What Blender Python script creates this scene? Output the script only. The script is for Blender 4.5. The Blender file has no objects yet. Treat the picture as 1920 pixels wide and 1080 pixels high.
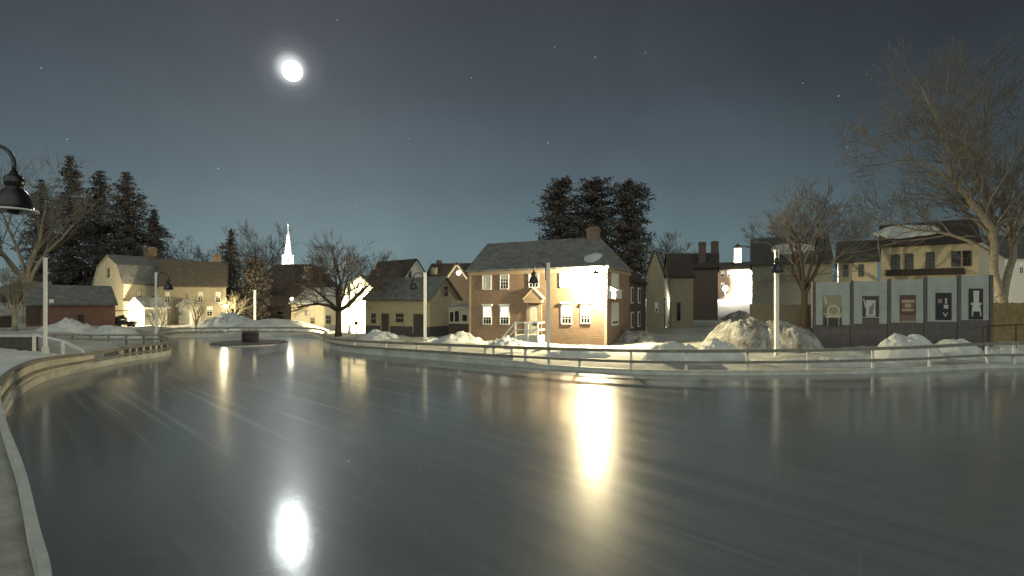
import bpy, math, random
import numpy as np
from mathutils import Vector, Matrix, noise

R = math.radians
S = bpy.context.scene
COL = S.collection
random.seed(7)

# ------------------------------------------------------------------ camera, sky, moon, exposure
F, CX, HY, CH = 960.0, 960.0, 567.0, 3.1      # focal length and horizon row measured on the 1920 px photo, eye height
cam_d = bpy.data.cameras.new('camera'); cam = bpy.data.objects.new('camera', cam_d); COL.objects.link(cam)
cam_d.sensor_width = 36; cam_d.lens = 18.0; cam_d.shift_y = (HY - 540) / 1920
cam_d.clip_start = 0.1; cam_d.clip_end = 6000
cam.location = (0, 0, CH); cam.rotation_euler = (R(90), 0, 0); S.camera = cam
S.view_settings.view_transform = 'Standard'; S.view_settings.look = 'None'
S.view_settings.exposure = 0.0; S.view_settings.gamma = 1.0
S.render.engine = 'CYCLES'
S.cycles.use_denoising = True
S.cycles.max_bounces = 5; S.cycles.diffuse_bounces = 2; S.cycles.glossy_bounces = 3
S.cycles.sample_clamp_indirect = 4.0
S.cycles.caustics_reflective = False; S.cycles.caustics_refractive = False

MOON_DIR = Vector(((548 - CX) / F, 1.0, (HY - 133) / F)).normalized()
MOON_STRENGTH = 320.0
NISHITA = 0.0010
GLOW = 1.22
BACK = 2.3

world = bpy.data.worlds.new('World'); S.world = world; world.use_nodes = True
def build_world():
    nt = world.node_tree; N = nt.nodes; L = nt.links
    N.clear()
    out = N.new('ShaderNodeOutputWorld'); bg = N.new('ShaderNodeBackground'); L.new(bg.outputs[0], out.inputs[0])
    sky = N.new('ShaderNodeTexSky'); sky.sky_type = 'NISHITA'; sky.sun_disc = False
    sky.sun_elevation = math.asin(MOON_DIR.z); sky.sun_rotation = math.atan2(MOON_DIR.x, MOON_DIR.y)
    hs = N.new('ShaderNodeHueSaturation'); hs.inputs['Saturation'].default_value = 0.35
    L.new(sky.outputs[0], hs.inputs['Color'])
    sc = N.new('ShaderNodeVectorMath'); sc.operation = 'SCALE'; sc.inputs['Scale'].default_value = NISHITA
    L.new(hs.outputs[0], sc.inputs[0])
    tc = N.new('ShaderNodeTexCoord'); sep = N.new('ShaderNodeSeparateXYZ')
    nrm = N.new('ShaderNodeVectorMath'); nrm.operation = 'NORMALIZE'
    L.new(tc.outputs['Generated'], nrm.inputs[0]); L.new(nrm.outputs[0], sep.inputs[0])
    ramp = N.new('ShaderNodeValToRGB'); e = ramp.color_ramp.elements
    e[0].position = 0.0; e[0].color = (.108, .170, .180, 1)
    e[1].position = 1.0; e[1].color = (.030, .033, .043, 1)
    for p, c in ((.10, (.112, .172, .190, 1)), (.22, (.077, .110, .130, 1)), (.38, (.049, .061, .076, 1)), (.55, (.037, .042, .054, 1))):
        x = e.new(p); x.color = c
    L.new(sep.outputs['Z'], ramp.inputs[0])
    # brighter towards the moon's side of the horizon, dimmer away from it
    d = N.new('ShaderNodeVectorMath'); d.operation = 'DOT_PRODUCT'
    hd = Vector((-.26, .96, .05)).normalized(); d.inputs[1].default_value = hd
    L.new(nrm.outputs[0], d.inputs[0])
    mr = N.new('ShaderNodeMapRange'); mr.interpolation_type = 'SMOOTHSTEP'
    mr.inputs['From Min'].default_value = .45; mr.inputs['From Max'].default_value = .99
    mr.inputs['To Min'].default_value = .47; mr.inputs['To Max'].default_value = 1.0
    L.new(d.outputs['Value'], mr.inputs['Value'])
    m1 = N.new('ShaderNodeVectorMath'); m1.operation = 'SCALE'
    L.new(ramp.outputs[0], m1.inputs[0]); L.new(mr.outputs[0], m1.inputs['Scale'])
    # fill light added in the sky behind the camera, warm grey, brightens fronts
    d2 = N.new('ShaderNodeVectorMath'); d2.operation = 'DOT_PRODUCT'; d2.inputs[1].default_value = (0, -1, 0)
    L.new(nrm.outputs[0], d2.inputs[0])
    mr2 = N.new('ShaderNodeMapRange'); mr2.interpolation_type = 'SMOOTHSTEP'
    mr2.inputs['From Min'].default_value = -.15; mr2.inputs['From Max'].default_value = .8
    mr2.inputs['To Min'].default_value = 0.0; mr2.inputs['To Max'].default_value = BACK
    L.new(d2.outputs['Value'], mr2.inputs['Value'])
    m2 = N.new('ShaderNodeVectorMath'); m2.operation = 'SCALE'; m2.inputs[0].default_value = (.25, .26, .225)
    L.new(mr2.outputs[0], m2.inputs['Scale'])
    # thin halo round the moon
    d3 = N.new('ShaderNodeVectorMath'); d3.operation = 'DOT_PRODUCT'; d3.inputs[1].default_value = Vector(((545 - CX) / F, 1.0, (HY - 129) / F)).normalized()
    L.new(nrm.outputs[0], d3.inputs[0])
    hr = N.new('ShaderNodeValToRGB'); h = hr.color_ramp.elements
    h[0].position = 0; h[0].color = (0, 0, 0, 1); h[1].position = 1; h[1].color = (.75, .8, .78, 1)
    def ang(px): return math.cos(math.atan(px / 1080))
    lo = ang(75)
    for px, v in ((60, .004), (46, .020), (38, .032), (30, .075), (24, .22)):
        x = h.new((ang(px) - lo) / (1 - lo)); x.color = (v, v * 1.06, v * 1.04, 1)
    mr3 = N.new('ShaderNodeMapRange'); mr3.inputs['From Min'].default_value = lo; mr3.inputs['From Max'].default_value = 1
    L.new(d3.outputs['Value'], mr3.inputs['Value']); L.new(mr3.outputs[0], hr.inputs[0])
    cn = N.new('ShaderNodeTexNoise'); cn.inputs['Scale'].default_value = 2.6; cn.inputs['Detail'].default_value = 5; cn.inputs['Roughness'].default_value = .55; cn.inputs['Distortion'].default_value = .6
    L.new(nrm.outputs[0], cn.inputs['Vector'])
    cm = N.new('ShaderNodeMapRange'); cm.inputs['From Min'].default_value = .3; cm.inputs['From Max'].default_value = .7; cm.inputs['To Min'].default_value = .88; cm.inputs['To Max'].default_value = 1.12
    L.new(cn.outputs['Fac'], cm.inputs['Value'])
    m1b = N.new('ShaderNodeVectorMath'); m1b.operation = 'SCALE'; L.new(m1.outputs[0], m1b.inputs[0]); L.new(cm.outputs[0], m1b.inputs['Scale']); m1 = m1b
    a1 = N.new('ShaderNodeVectorMath'); a1.operation = 'ADD'; L.new(sc.outputs[0], a1.inputs[0]); L.new(m1.outputs[0], a1.inputs[1])
    a2 = N.new('ShaderNodeVectorMath'); a2.operation = 'ADD'; L.new(a1.outputs[0], a2.inputs[0]); L.new(m2.outputs[0], a2.inputs[1])
    a3 = N.new('ShaderNodeVectorMath'); a3.operation = 'ADD'; L.new(a2.outputs[0], a3.inputs[0]); L.new(hr.outputs[0], a3.inputs[1])
    L.new(a3.outputs[0], bg.inputs['Color']); bg.inputs['Strength'].default_value = GLOW
build_world()

# ------------------------------------------------------------------ helpers: pixels to places
def X(px, Y): return (px - CX) / F * Y
def Z(py, Y): return CH + (HY - py) / F * Y
def P(px, Y): return Vector((X(px, Y), Y))
def smooth(a, b, x):
    t = min(1, max(0, (x - a) / (b - a))); return t * t * (3 - 2 * t)

# ------------------------------------------------------------------ materials
def mat(name, col, rough=.7, var=.25, scale=6.0, bump=0.0, bscale=30.0, metal=0.0, spec=.4, boards=0.0, col2=None, vertical=False, bricks=0.0):
    m = bpy.data.materials.new(name); m.use_nodes = True
    nt = m.node_tree; N = nt.nodes; L = nt.links; b = N['Principled BSDF']
    b.inputs['Roughness'].default_value = rough; b.inputs['Metallic'].default_value = metal
    b.inputs['Specular IOR Level'].default_value = spec
    tc = N.new('ShaderNodeTexCoord'); src = tc.outputs['Object']
    n = N.new('ShaderNodeTexNoise'); n.inputs['Scale'].default_value = scale; n.inputs['Detail'].default_value = 6; n.inputs['Roughness'].default_value = .65
    L.new(src, n.inputs['Vector'])
    cr = N.new('ShaderNodeValToRGB'); e = cr.color_ramp.elements
    c2 = col2 if col2 else tuple(c * (1 - var) for c in col)
    e[0].position = .32; e[0].color = (*c2, 1); e[1].position = .68; e[1].color = (*(min(1, c * (1 + var * .4)) for c in col), 1)
    L.new(n.outputs['Fac'], cr.inputs[0]); colout = cr.outputs[0]; hgt = None
    if bricks:
        bt = N.new('ShaderNodeTexBrick'); bt.inputs['Scale'].default_value = bricks
        mp = N.new('ShaderNodeMapping'); mp.inputs['Rotation'].default_value = (R(90), 0, 0)
        L.new(src, mp.inputs[0]); L.new(mp.outputs[0], bt.inputs['Vector'])
        L.new(colout, bt.inputs['Color1']); L.new(colout, bt.inputs['Color2']); bt.inputs['Mortar'].default_value = (.28, .25, .22, 1)
        bt.inputs['Mortar Size'].default_value = .015; colout = bt.outputs['Color']
    L.new(colout, b.inputs['Base Color'])
    if boards:
        w = N.new('ShaderNodeTexWave'); w.wave_type = 'BANDS'; w.bands_direction = 'X' if vertical else 'Z'; w.wave_profile = 'SAW'
        w.inputs['Scale'].default_value = 2 * math.pi / 20 / boards; w.inputs['Distortion'].default_value = .06; w.inputs['Detail'].default_value = 1
        L.new(src, w.inputs['Vector']); hgt = w.outputs['Fac']
        bp = N.new('ShaderNodeBump'); bp.inputs['Strength'].default_value = .9; bp.inputs['Distance'].default_value = .02
        L.new(hgt, bp.inputs['Height']); L.new(bp.outputs[0], b.inputs['Normal'])
        # weathered joint line in the paint
        gt = N.new('ShaderNodeMath'); gt.operation = 'GREATER_THAN'; gt.inputs[1].default_value = .12; L.new(hgt, gt.inputs[0])
        mx = N.new('ShaderNodeMix'); mx.data_type = 'RGBA'; L.new(gt.outputs[0], mx.inputs[0])
        mx.inputs[6].default_value = (*(c * .62 for c in col), 1); L.new(colout, mx.inputs[7]); L.new(mx.outputs[2], b.inputs['Base Color'])
    elif bump:
        n2 = N.new('ShaderNodeTexNoise'); n2.inputs['Scale'].default_value = bscale; n2.inputs['Detail'].default_value = 5
        L.new(src, n2.inputs['Vector'])
        bp = N.new('ShaderNodeBump'); bp.inputs['Strength'].default_value = bump; bp.inputs['Distance'].default_value = .1
        L.new(n2.outputs['Fac'], bp.inputs['Height']); L.new(bp.outputs[0], b.inputs['Normal'])
    return m

def emit(name, col, s):
    m = bpy.data.materials.new(name); m.use_nodes = True; N = m.node_tree.nodes; N.clear()
    o = N.new('ShaderNodeOutputMaterial'); e = N.new('ShaderNodeEmission'); e.inputs[0].default_value = (*col, 1); e.inputs[1].default_value = s
    m.node_tree.links.new(e.outputs[0], o.inputs[0]); return m

M = {}
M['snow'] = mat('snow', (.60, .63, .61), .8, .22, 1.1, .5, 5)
M['snow_ground'] = mat('snow_ground', (.52, .54, .51), .85, .4, .35, .7, 2.5, col2=(.27, .26, .22))
M['dirty_snow'] = mat('dirty_snow', (.40, .405, .38), .9, .4, 1.5, .8, 7, col2=(.10, .09, .075))
M['white'] = mat('white_paint', (.78, .78, .75), .5, .12, 5)
M['offwhite'] = mat('offwhite_boards', (.70, .67, .56), .6, .15, 4, boards=.15)
M['cream'] = mat('cream_boards', (.60, .54, .39), .6, .18, 3, boards=.15)
M['yellow'] = mat('yellow_boards', (.54, .46, .27), .6, .2, 3, boards=.16)
M['beige'] = mat('beige_boards', (.47, .42, .30), .6, .2, 3, boards=.16)
M['tan'] = mat('tan_boards', (.32, .28, .20), .65, .2, 3, boards=.15)
M['brown'] = mat('brown_clapboards', (.30, .205, .14), .6, .22, 3, boards=.16)
M['red'] = mat('red_boards', (.22, .115, .085), .75, .3, 4, boards=.25, vertical=True)
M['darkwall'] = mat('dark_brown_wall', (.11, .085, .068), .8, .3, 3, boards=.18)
M['brickdark'] = mat('dark_brick', (.11, .075, .06), .85, .3, 3, bricks=4)
M['brick'] = mat('red_brick', (.22, .145, .10), .85, .3, 3, bricks=4)
M['greywall'] = mat('grey_green_boards', (.24, .25, .20), .7, .25, 3, boards=.16)
M['shingle'] = mat('dark_shingles', (.085, .085, .08), .85, .35, 5, .6, 14)
M['roofgrey'] = mat('weathered_shingles', (.20, .205, .20), .85, .3, 2.2, .6, 14, col2=(.11, .11, .105))
M['roofdark'] = mat('black_shingles', (.066, .054, .048), .9, .35, 5, .5, 14)
M['roofbrown'] = mat('brown_shingles', (.14, .115, .085), .85, .35, 3, .6, 14)
M['roofsnow'] = mat('roof_snow', (.50, .52, .49), .85, .3, 1.0, .4, 5, col2=(.24, .24, .22))
M['panel'] = mat('grey_panel', (.37, .40, .37), .6, .18, 1.2, .05, 9)
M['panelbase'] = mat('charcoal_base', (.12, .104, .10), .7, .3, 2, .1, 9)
M['black'] = mat('black_metal', (.02, .02, .022), .35, .2, 6, metal=.3, spec=.5)
M['blackgloss'] = mat('black_enamel', (.015, .014, .018), .18, .2, 6, metal=.0, spec=.6)
M['rail'] = mat('weathered_rail', (.25, .24, .20), .7, .35, 3, .2, 20)
M['plank'] = mat('pale_board', (.60, .61, .55), .6, .28, 1.6, .15, 12)
M['infill'] = mat('beige_infill', (.66, .63, .52), .6, .3, 1.2, .15, 8)
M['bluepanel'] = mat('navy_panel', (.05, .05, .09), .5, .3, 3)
M['bark'] = mat('grey_bark', (.30, .26, .20), .9, .4, 5, .8, 18)
M['darkbark'] = mat('dark_bark', (.07, .055, .04), .9, .4, 5, .8, 18)
M['twig'] = mat('brown_twigs', (.175, .16, .14), .9, .3, 3)
M['darktwig'] = mat('dark_twigs', (.14, .115, .09), .9, .3, 3)
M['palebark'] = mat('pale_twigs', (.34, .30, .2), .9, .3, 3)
M['needle'] = mat('pine_needles', (.15, .13, .115), .9, .5, .6)
M['needle2'] = mat('dusky_needles', (.15, .135, .10), .9, .5, .6)
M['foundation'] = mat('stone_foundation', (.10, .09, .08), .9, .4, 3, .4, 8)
M['trim'] = mat('tan_trim', (.44, .33, .22), .6, .15, 4)
M['blind'] = mat('window_blind', (.78, .76, .66), .7, .08, 3)
M['litblind'] = mat('lit_window_blind', (.80, .77, .66), .7, .08, 3)
q_ = M['litblind'].node_tree.nodes['Principled BSDF']; q_.inputs['Emission Color'].default_value = (1, .94, .74, 1); q_.inputs['Emission Strength'].default_value = 1.2
M['dooryellow'] = mat('door_paint', (.78, .74, .60), .5, .12, 4)
M['darkdoor'] = mat('dark_door', (.07, .055, .04), .6, .3, 4)
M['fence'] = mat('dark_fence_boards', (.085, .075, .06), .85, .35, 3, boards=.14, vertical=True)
M['fencelit'] = mat('lamplit_fence_boards', (.24, .18, .09), .85, .35, 3, boards=.14, vertical=True)  # fence boards with lamplight put into a lighter, warmer colour
M['tub'] = mat('tub_staves', (.045, .04, .042), .8, .4, 8, .3, 20)
M['glass'] = mat('dark_glass', (.012, .013, .015), .08, .1, 3, spec=.6)
M['lamp_warm'] = emit('lit_lamp', (1, .80, .45), 60)
M['lamp_white'] = emit('lit_lamp_white', (1, .93, .78), 40)
M['lantern'] = emit('lit_lantern', (1, .93, .80), 2.2)
M['star'] = emit('starlight', (.9, .95, 1), .55)
M['moonlight'] = emit('moonlight', (.93, 1.0, .98), MOON_STRENGTH)
def moon_phase(m):      # only the sunlit part of the moon gives off light
    nt = m.node_tree; N = nt.nodes; g = N.new('ShaderNodeNewGeometry'); d = N.new('ShaderNodeVectorMath'); d.operation = 'DOT_PRODUCT'
    v_ = -MOON_DIR; rt = Vector((0, 0, 1)).cross(v_).normalized(); upv = v_.cross(rt)
    d.inputs[1].default_value = (v_*.36 + rt*.50 - upv*.62).normalized(); nt.links.new(g.outputs['Normal'], d.inputs[0])
    r_ = N.new('ShaderNodeMapRange'); r_.inputs['From Min'].default_value = -.04; r_.inputs['From Max'].default_value = .10
    nt.links.new(d.outputs['Value'], r_.inputs['Value']); e = [n for n in N if n.type == 'EMISSION'][0]; o = [n for n in N if n.type == 'OUTPUT_MATERIAL'][0]
    t = N.new('ShaderNodeBsdfTransparent'); mx = N.new('ShaderNodeMixShader'); pw = N.new('ShaderNodeMath'); pw.operation = 'POWER'; pw.inputs[1].default_value = 3
    fcg = N.new('ShaderNodeVectorMath'); fcg.operation = 'DOT_PRODUCT'; nt.links.new(g.outputs['Normal'], fcg.inputs[0]); nt.links.new(g.outputs['Incoming'], fcg.inputs[1])
    fm = N.new('ShaderNodeMath'); fm.operation = 'MULTIPLY'; nt.links.new(fcg.outputs['Value'], fm.inputs[0]); nt.links.new(r_.outputs[0], fm.inputs[1]); fm.use_clamp = True
    nt.links.new(fm.outputs[0], pw.inputs[0]); nt.links.new(pw.outputs[0], mx.inputs[0])
    nt.links.new(t.outputs[0], mx.inputs[1]); nt.links.new(e.outputs[0], mx.inputs[2]); nt.links.new(mx.outputs[0], o.inputs[0])
moon_phase(M['moonlight'])

def ice_material():
    m = bpy.data.materials.new('skating_ice'); m.use_nodes = True
    nt = m.node_tree; N = nt.nodes; L = nt.links; b = N['Principled BSDF']
    tc = N.new('ShaderNodeTexCoord')
    # long resurfacing marks, stretched along the rink
    mp = N.new('ShaderNodeMapping'); mp.vector_type = 'TEXTURE'; mp.inputs['Rotation'].default_value = (0, 0, R(-47)); mp.inputs['Scale'].default_value = (13, .9, 1)
    L.new(tc.outputs['Object'], mp.inputs[0])
    n1 = N.new('ShaderNodeTexNoise'); n1.inputs['Scale'].default_value = 2.0; n1.inputs['Detail'].default_value = 7; n1.inputs['Roughness'].default_value = .6
    n1.inputs['Distortion'].default_value = .5
    L.new(mp.outputs[0], n1.inputs['Vector'])
    # skate cuts: families of long thin arcs, broken up
    wob = N.new('ShaderNodeTexNoise'); wob.inputs['Scale'].default_value = .35; wob.inputs['Detail'].default_value = 3; L.new(tc.outputs['Object'], wob.inputs['Vector'])
    total = None
    for ci, (cx, cy, fr, wd, sc_) in enumerate(((-14, -6, 1.7, .028, .55), (9, 22, 1.3, .022, .7), (-22, 30, 1.5, .024, .6), (16, -14, 1.9, .028, .5), (-3, 44, 1.1, .02, .8), (-40, 8, 1.6, .026, .6))):
        sb = N.new('ShaderNodeVectorMath'); sb.operation = 'DISTANCE'; sb.inputs[1].default_value = (cx, cy, 0); L.new(tc.outputs['Object'], sb.inputs[0])
        ml = N.new('ShaderNodeMath'); ml.operation = 'MULTIPLY_ADD'; ml.inputs[1].default_value = 1.1; L.new(wob.outputs['Fac'], ml.inputs[0]); L.new(sb.outputs['Value'], ml.inputs[2])
        mf = N.new('ShaderNodeMath'); mf.operation = 'MULTIPLY'; mf.inputs[1].default_value = fr; L.new(ml.outputs[0], mf.inputs[0])
        fc = N.new('ShaderNodeMath'); fc.operation = 'FRACT'; L.new(mf.outputs[0], fc.inputs[0])
        lt = N.new('ShaderNodeMath'); lt.operation = 'LESS_THAN'; lt.inputs[1].default_value = wd; L.new(fc.outputs[0], lt.inputs[0])
        gt_ = N.new('ShaderNodeTexNoise'); gt_.noise_dimensions = '4D'; gt_.inputs['W'].default_value = ci*7.3; gt_.inputs['Scale'].default_value = sc_; gt_.inputs['Detail'].default_value = 3; L.new(tc.outputs['Object'], gt_.inputs['Vector'])
        gr_ = N.new('ShaderNodeMapRange'); gr_.inputs['From Min'].default_value = .52; gr_.inputs['From Max'].default_value = .62; L.new(gt_.outputs['Fac'], gr_.inputs['Value'])
        pr_ = N.new('ShaderNodeMath'); pr_.operation = 'MULTIPLY'; L.new(lt.outputs[0], pr_.inputs[0]); L.new(gr_.outputs[0], pr_.inputs[1])
        if total is None: total = pr_
        else:
            mxn = N.new('ShaderNodeMath'); mxn.operation = 'MAXIMUM'; L.new(total.outputs[0], mxn.inputs[0]); L.new(pr_.outputs[0], mxn.inputs[1]); total = mxn
    lg = total
    fine = N.new('ShaderNodeTexNoise'); fine.inputs['Scale'].default_value = 6.5; fine.inputs['Detail'].default_value = 8; fine.inputs['Roughness'].default_value = .7
    L.new(tc.outputs['Object'], fine.inputs['Vector'])
    big = N.new('ShaderNodeTexNoise'); big.inputs['Scale'].default_value = .12; big.inputs['Detail'].default_value = 4; L.new(tc.outputs['Object'], big.inputs['Vector'])
    cr = N.new('ShaderNodeValToRGB'); e = cr.color_ramp.elements
    e[0].position = .3; e[0].color = (.135, .158, .168, 1); e[1].position = .72; e[1].color = (.205, .235, .245, 1)
    s1 = N.new('ShaderNodeMath'); s1.operation = 'MULTIPLY_ADD'; s1.inputs[1].default_value = .55
    s0 = N.new('ShaderNodeMath'); s0.operation = 'MULTIPLY'; s0.inputs[1].default_value = .45
    L.new(big.outputs['Fac'], s0.inputs[0]); L.new(n1.outputs['Fac'], s1.inputs[0]); L.new(s0.outputs[0], s1.inputs[2]); L.new(s1.outputs[0], cr.inputs[0])
    # pale long scrapes
    mp3 = N.new('ShaderNodeMapping'); mp3.vector_type = 'TEXTURE'; mp3.inputs['Rotation'].default_value = (0, 0, R(-44)); mp3.inputs['Scale'].default_value = (22, .42, 1)
    L.new(tc.outputs['Object'], mp3.inputs[0])
    n3 = N.new('ShaderNodeTexNoise'); n3.inputs['Scale'].default_value = 1.6; n3.inputs['Detail'].default_value = 5; n3.inputs['Distortion'].default_value = .3; L.new(mp3.outputs[0], n3.inputs['Vector'])
    t3 = N.new('ShaderNodeMapRange'); t3.interpolation_type = 'SMOOTHSTEP'; t3.inputs['From Min'].default_value = .53; t3.inputs['From Max'].default_value = .68; L.new(n3.outputs['Fac'], t3.inputs['Value'])
    g3 = N.new('ShaderNodeTexNoise'); g3.inputs['Scale'].default_value = .16; g3.inputs['Detail'].default_value = 2; L.new(tc.outputs['Object'], g3.inputs['Vector'])
    k3 = N.new('ShaderNodeMapRange'); k3.inputs['From Min'].default_value = .47; k3.inputs['From Max'].default_value = .66; L.new(g3.outputs['Fac'], k3.inputs['Value'])
    # scrapes painted paler at left, with the moon's glow put into the colour
    wz = N.new('ShaderNodeVectorMath'); wz.operation = 'DISTANCE'; wz.inputs[1].default_value = (-9, 18.5, 0); L.new(tc.outputs['Object'], wz.inputs[0])
    wm = N.new('ShaderNodeMapRange'); wm.interpolation_type = 'SMOOTHSTEP'; wm.inputs['From Min'].default_value = 3; wm.inputs['From Max'].default_value = 11
    wm.inputs['To Min'].default_value = 1.0; wm.inputs['To Max'].default_value = 0.0; L.new(wz.outputs['Value'], wm.inputs['Value'])
    k4 = N.new('ShaderNodeMath'); k4.operation = 'MULTIPLY_ADD'; k4.inputs[1].default_value = .45; L.new(k3.outputs[0], k4.inputs[0]); L.new(wm.outputs[0], k4.inputs[2]); k4.use_clamp = True
    f3 = N.new('ShaderNodeMath'); f3.operation = 'MULTIPLY'; L.new(t3.outputs[0], f3.inputs[0]); L.new(k4.outputs[0], f3.inputs[1])
    mx3 = N.new('ShaderNodeMix'); mx3.data_type = 'RGBA'; L.new(f3.outputs[0], mx3.inputs[0]); L.new(cr.outputs[0], mx3.inputs[6]); mx3.inputs[7].default_value = (.31, .345, .355, 1)
    mx = N.new('ShaderNodeMix'); mx.data_type = 'RGBA'; L.new(lg.outputs[0], mx.inputs[0]); L.new(mx3.outputs[2], mx.inputs[6]); mx.inputs[7].default_value = (.21, .24, .245, 1)
    L.new(mx.outputs[2], b.inputs['Base Color'])
    rr = N.new('ShaderNodeMapRange'); rr.inputs['From Min'].default_value = .35; rr.inputs['From Max'].default_value = .65
    rr.inputs['To Min'].default_value = .29; rr.inputs['To Max'].default_value = .37; L.new(n1.outputs['Fac'], rr.inputs['Value'])
    L.new(rr.outputs[0], b.inputs['Roughness'])
    b.inputs['IOR'].default_value = 1.31; b.inputs['Specular IOR Level'].default_value = .30
    b.inputs['Coat Weight'].default_value = .85; b.inputs['Coat IOR'].default_value = 1.33
    cr2 = N.new('ShaderNodeMapRange'); cr2.inputs['From Min'].default_value = .35; cr2.inputs['From Max'].default_value = .7
    cr2.inputs['To Min'].default_value = .09; cr2.inputs['To Max'].default_value = .15; L.new(n1.outputs['Fac'], cr2.inputs['Value'])
    L.new(cr2.outputs[0], b.inputs['Coat Roughness'])
    h1 = N.new('ShaderNodeMath'); h1.operation = 'MULTIPLY_ADD'; h1.inputs[1].default_value = .08
    L.new(n1.outputs['Fac'], h1.inputs[0])
    h0 = N.new('ShaderNodeMath'); h0.operation = 'MULTIPLY_ADD'; h0.inputs[1].default_value = .5; L.new(fine.outputs['Fac'], h0.inputs[0])
    hl = N.new('ShaderNodeMath'); hl.operation = 'MULTIPLY'; hl.inputs[1].default_value = .2; L.new(lg.outputs[0], hl.inputs[0]); L.new(hl.outputs[0], h0.inputs[2])
    L.new(h0.outputs[0], h1.inputs[2])
    bp = N.new('ShaderNodeBump'); bp.inputs['Strength'].default_value = .22; bp.inputs['Distance'].default_value = .012
    L.new(h1.outputs[0], bp.inputs['Height']); L.new(bp.outputs[0], b.inputs['Normal']); L.new(bp.outputs[0], b.inputs['Coat Normal'])
    return m
M['ice'] = ice_material()

# ------------------------------------------------------------------ mesh builder
class MB:
    def __init__(s): s.v = []; s.f = []; s.mi = []; s.cur = 0; s.sm = []
    def add(s, vs, fs, smooth=False):
        o = len(s.v); s.v += [tuple(v) for v in vs]
        for f in fs: s.f.append(tuple(i + o for i in f)); s.mi.append(s.cur); s.sm.append(smooth)
    def box(s, x0, y0, z0, x1, y1, z1):
        s.add([(x0,y0,z0),(x1,y0,z0),(x1,y1,z0),(x0,y1,z0),(x0,y0,z1),(x1,y0,z1),(x1,y1,z1),(x0,y1,z1)],
              [(0,3,2,1),(4,5,6,7),(0,1,5,4),(1,2,6,5),(2,3,7,6),(3,0,4,7)])
    def bar(s, a, b, w, h):        # beam with rectangular section between two points, h is vertical-ish
        a = Vector(a); b = Vector(b); d = (b - a).normalized(); up = Vector((0,0,1))
        if abs(d.z) > .95: up = Vector((0,1,0))
        sx = d.cross(up).normalized() * w / 2; sz = sx.cross(d).normalized() * h / 2
        vs = [a-sx-sz, a+sx-sz, a+sx+sz, a-sx+sz, b-sx-sz, b+sx-sz, b+sx+sz, b-sx+sz]
        s.add(vs, [(0,1,2,3),(7,6,5,4),(0,4,5,1),(1,5,6,2),(2,6,7,3),(3,7,4,0)])
    def tube(s, pts, rad, n=8, caps=True, smooth=True):
        pts = [Vector(p) for p in pts]; rings = []; prev = None
        for i, p in enumerate(pts):
            d = (pts[min(i+1, len(pts)-1)] - pts[max(i-1, 0)]); d = d.normalized() if d.length > 1e-9 else Vector((0,0,1))
            if prev is None:
                a = Vector((1,0,0)) if abs(d.x) < .8 else Vector((0,1,0)); u = d.cross(a).normalized()
            else:
                u = (prev - d * prev.dot(d)); u = u.normalized() if u.length > 1e-6 else d.orthogonal().normalized()
            prev = u; w = d.cross(u); r = rad[i] if isinstance(rad, (list, tuple)) else rad
            rings.append([p + (u * math.cos(2*math.pi*k/n) + w * math.sin(2*math.pi*k/n)) * r for k in range(n)])
        vs = [v for r_ in rings for v in r_]; fs = []
        for i in range(len(rings)-1):
            for k in range(n):
                k2 = (k+1) % n; fs.append((i*n+k, i*n+k2, (i+1)*n+k2, (i+1)*n+k))
        if caps: fs.append(tuple(reversed(range(n)))); fs.append(tuple((len(rings)-1)*n+k for k in range(n)))
        s.add(vs, fs, smooth)
    def lathe(s, c, prof, n=20, smooth=True):      # prof: (r, z) from bottom up the outline
        vs = []; fs = []
        for (r, z) in prof:
            for k in range(n): vs.append((c[0] + r*math.cos(2*math.pi*k/n), c[1] + r*math.sin(2*math.pi*k/n), c[2] + z))
        for i in range(len(prof)-1):
            for k in range(n):
                k2 = (k+1) % n; fs.append((i*n+k, i*n+k2, (i+1)*n+k2, (i+1)*n+k))
        fs.append(tuple(reversed(range(n)))); fs.append(tuple((len(prof)-1)*n+k for k in range(n)))
        s.add(vs, fs, smooth)
    def prism(s, poly, axis_off):   # poly: list of 3D points, extruded by vector
        o = Vector(axis_off); n = len(poly); a = [Vector(p) for p in poly]
        vs = a + [p + o for p in a]
        fs = [tuple(range(n)), tuple(reversed(range(n, 2*n)))] + [(i, i+n, (i+1) % n + n, (i+1) % n) for i in range(n)]
        s.add(vs, fs)
    def build(s, name, mats, parent=None, fix=True):
        me = bpy.data.meshes.new(name); me.from_pydata(s.v, [], s.f)
        for m_ in (mats if isinstance(mats, (list, tuple)) else [mats]): me.materials.append(m_)
        me.polygons.foreach_set('material_index', s.mi); me.polygons.foreach_set('use_smooth', s.sm)
        if fix:
            import bmesh
            bm = bmesh.new(); bm.from_mesh(me); bmesh.ops.recalc_face_normals(bm, faces=bm.faces); bm.to_mesh(me); bm.free()
        me.update()
        o = bpy.data.objects.new(name, me); COL.objects.link(o)
        if parent: o.parent = parent
        return o

def tag(o, label=None, cat=None, group=None, kind=None):
    if label: o['label'] = label
    if cat: o['category'] = cat
    if group: o['group'] = group
    if kind: o['kind'] = kind
    return o
def empty(name, loc, rz=0.0):
    o = bpy.data.objects.new(name, None); o.empty_display_size = .3; COL.objects.link(o); o.location = loc; o.rotation_euler = (0, 0, rz); return o
def point_light(name, loc, power, col, parent=None, size=.12, spot=None, aim=None, blend=.6):
    d = bpy.data.lights.new(name, 'SPOT' if spot else 'POINT'); d.energy = power; d.color = col; d.shadow_soft_size = size
    o = bpy.data.objects.new(name, d); COL.objects.link(o); o.location = loc
    if spot:
        d.spot_size = R(spot); d.spot_blend = blend
        o.rotation_euler = (Vector(aim) - Vector(loc)).to_track_quat('-Z', 'Y').to_euler()
    return o

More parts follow.
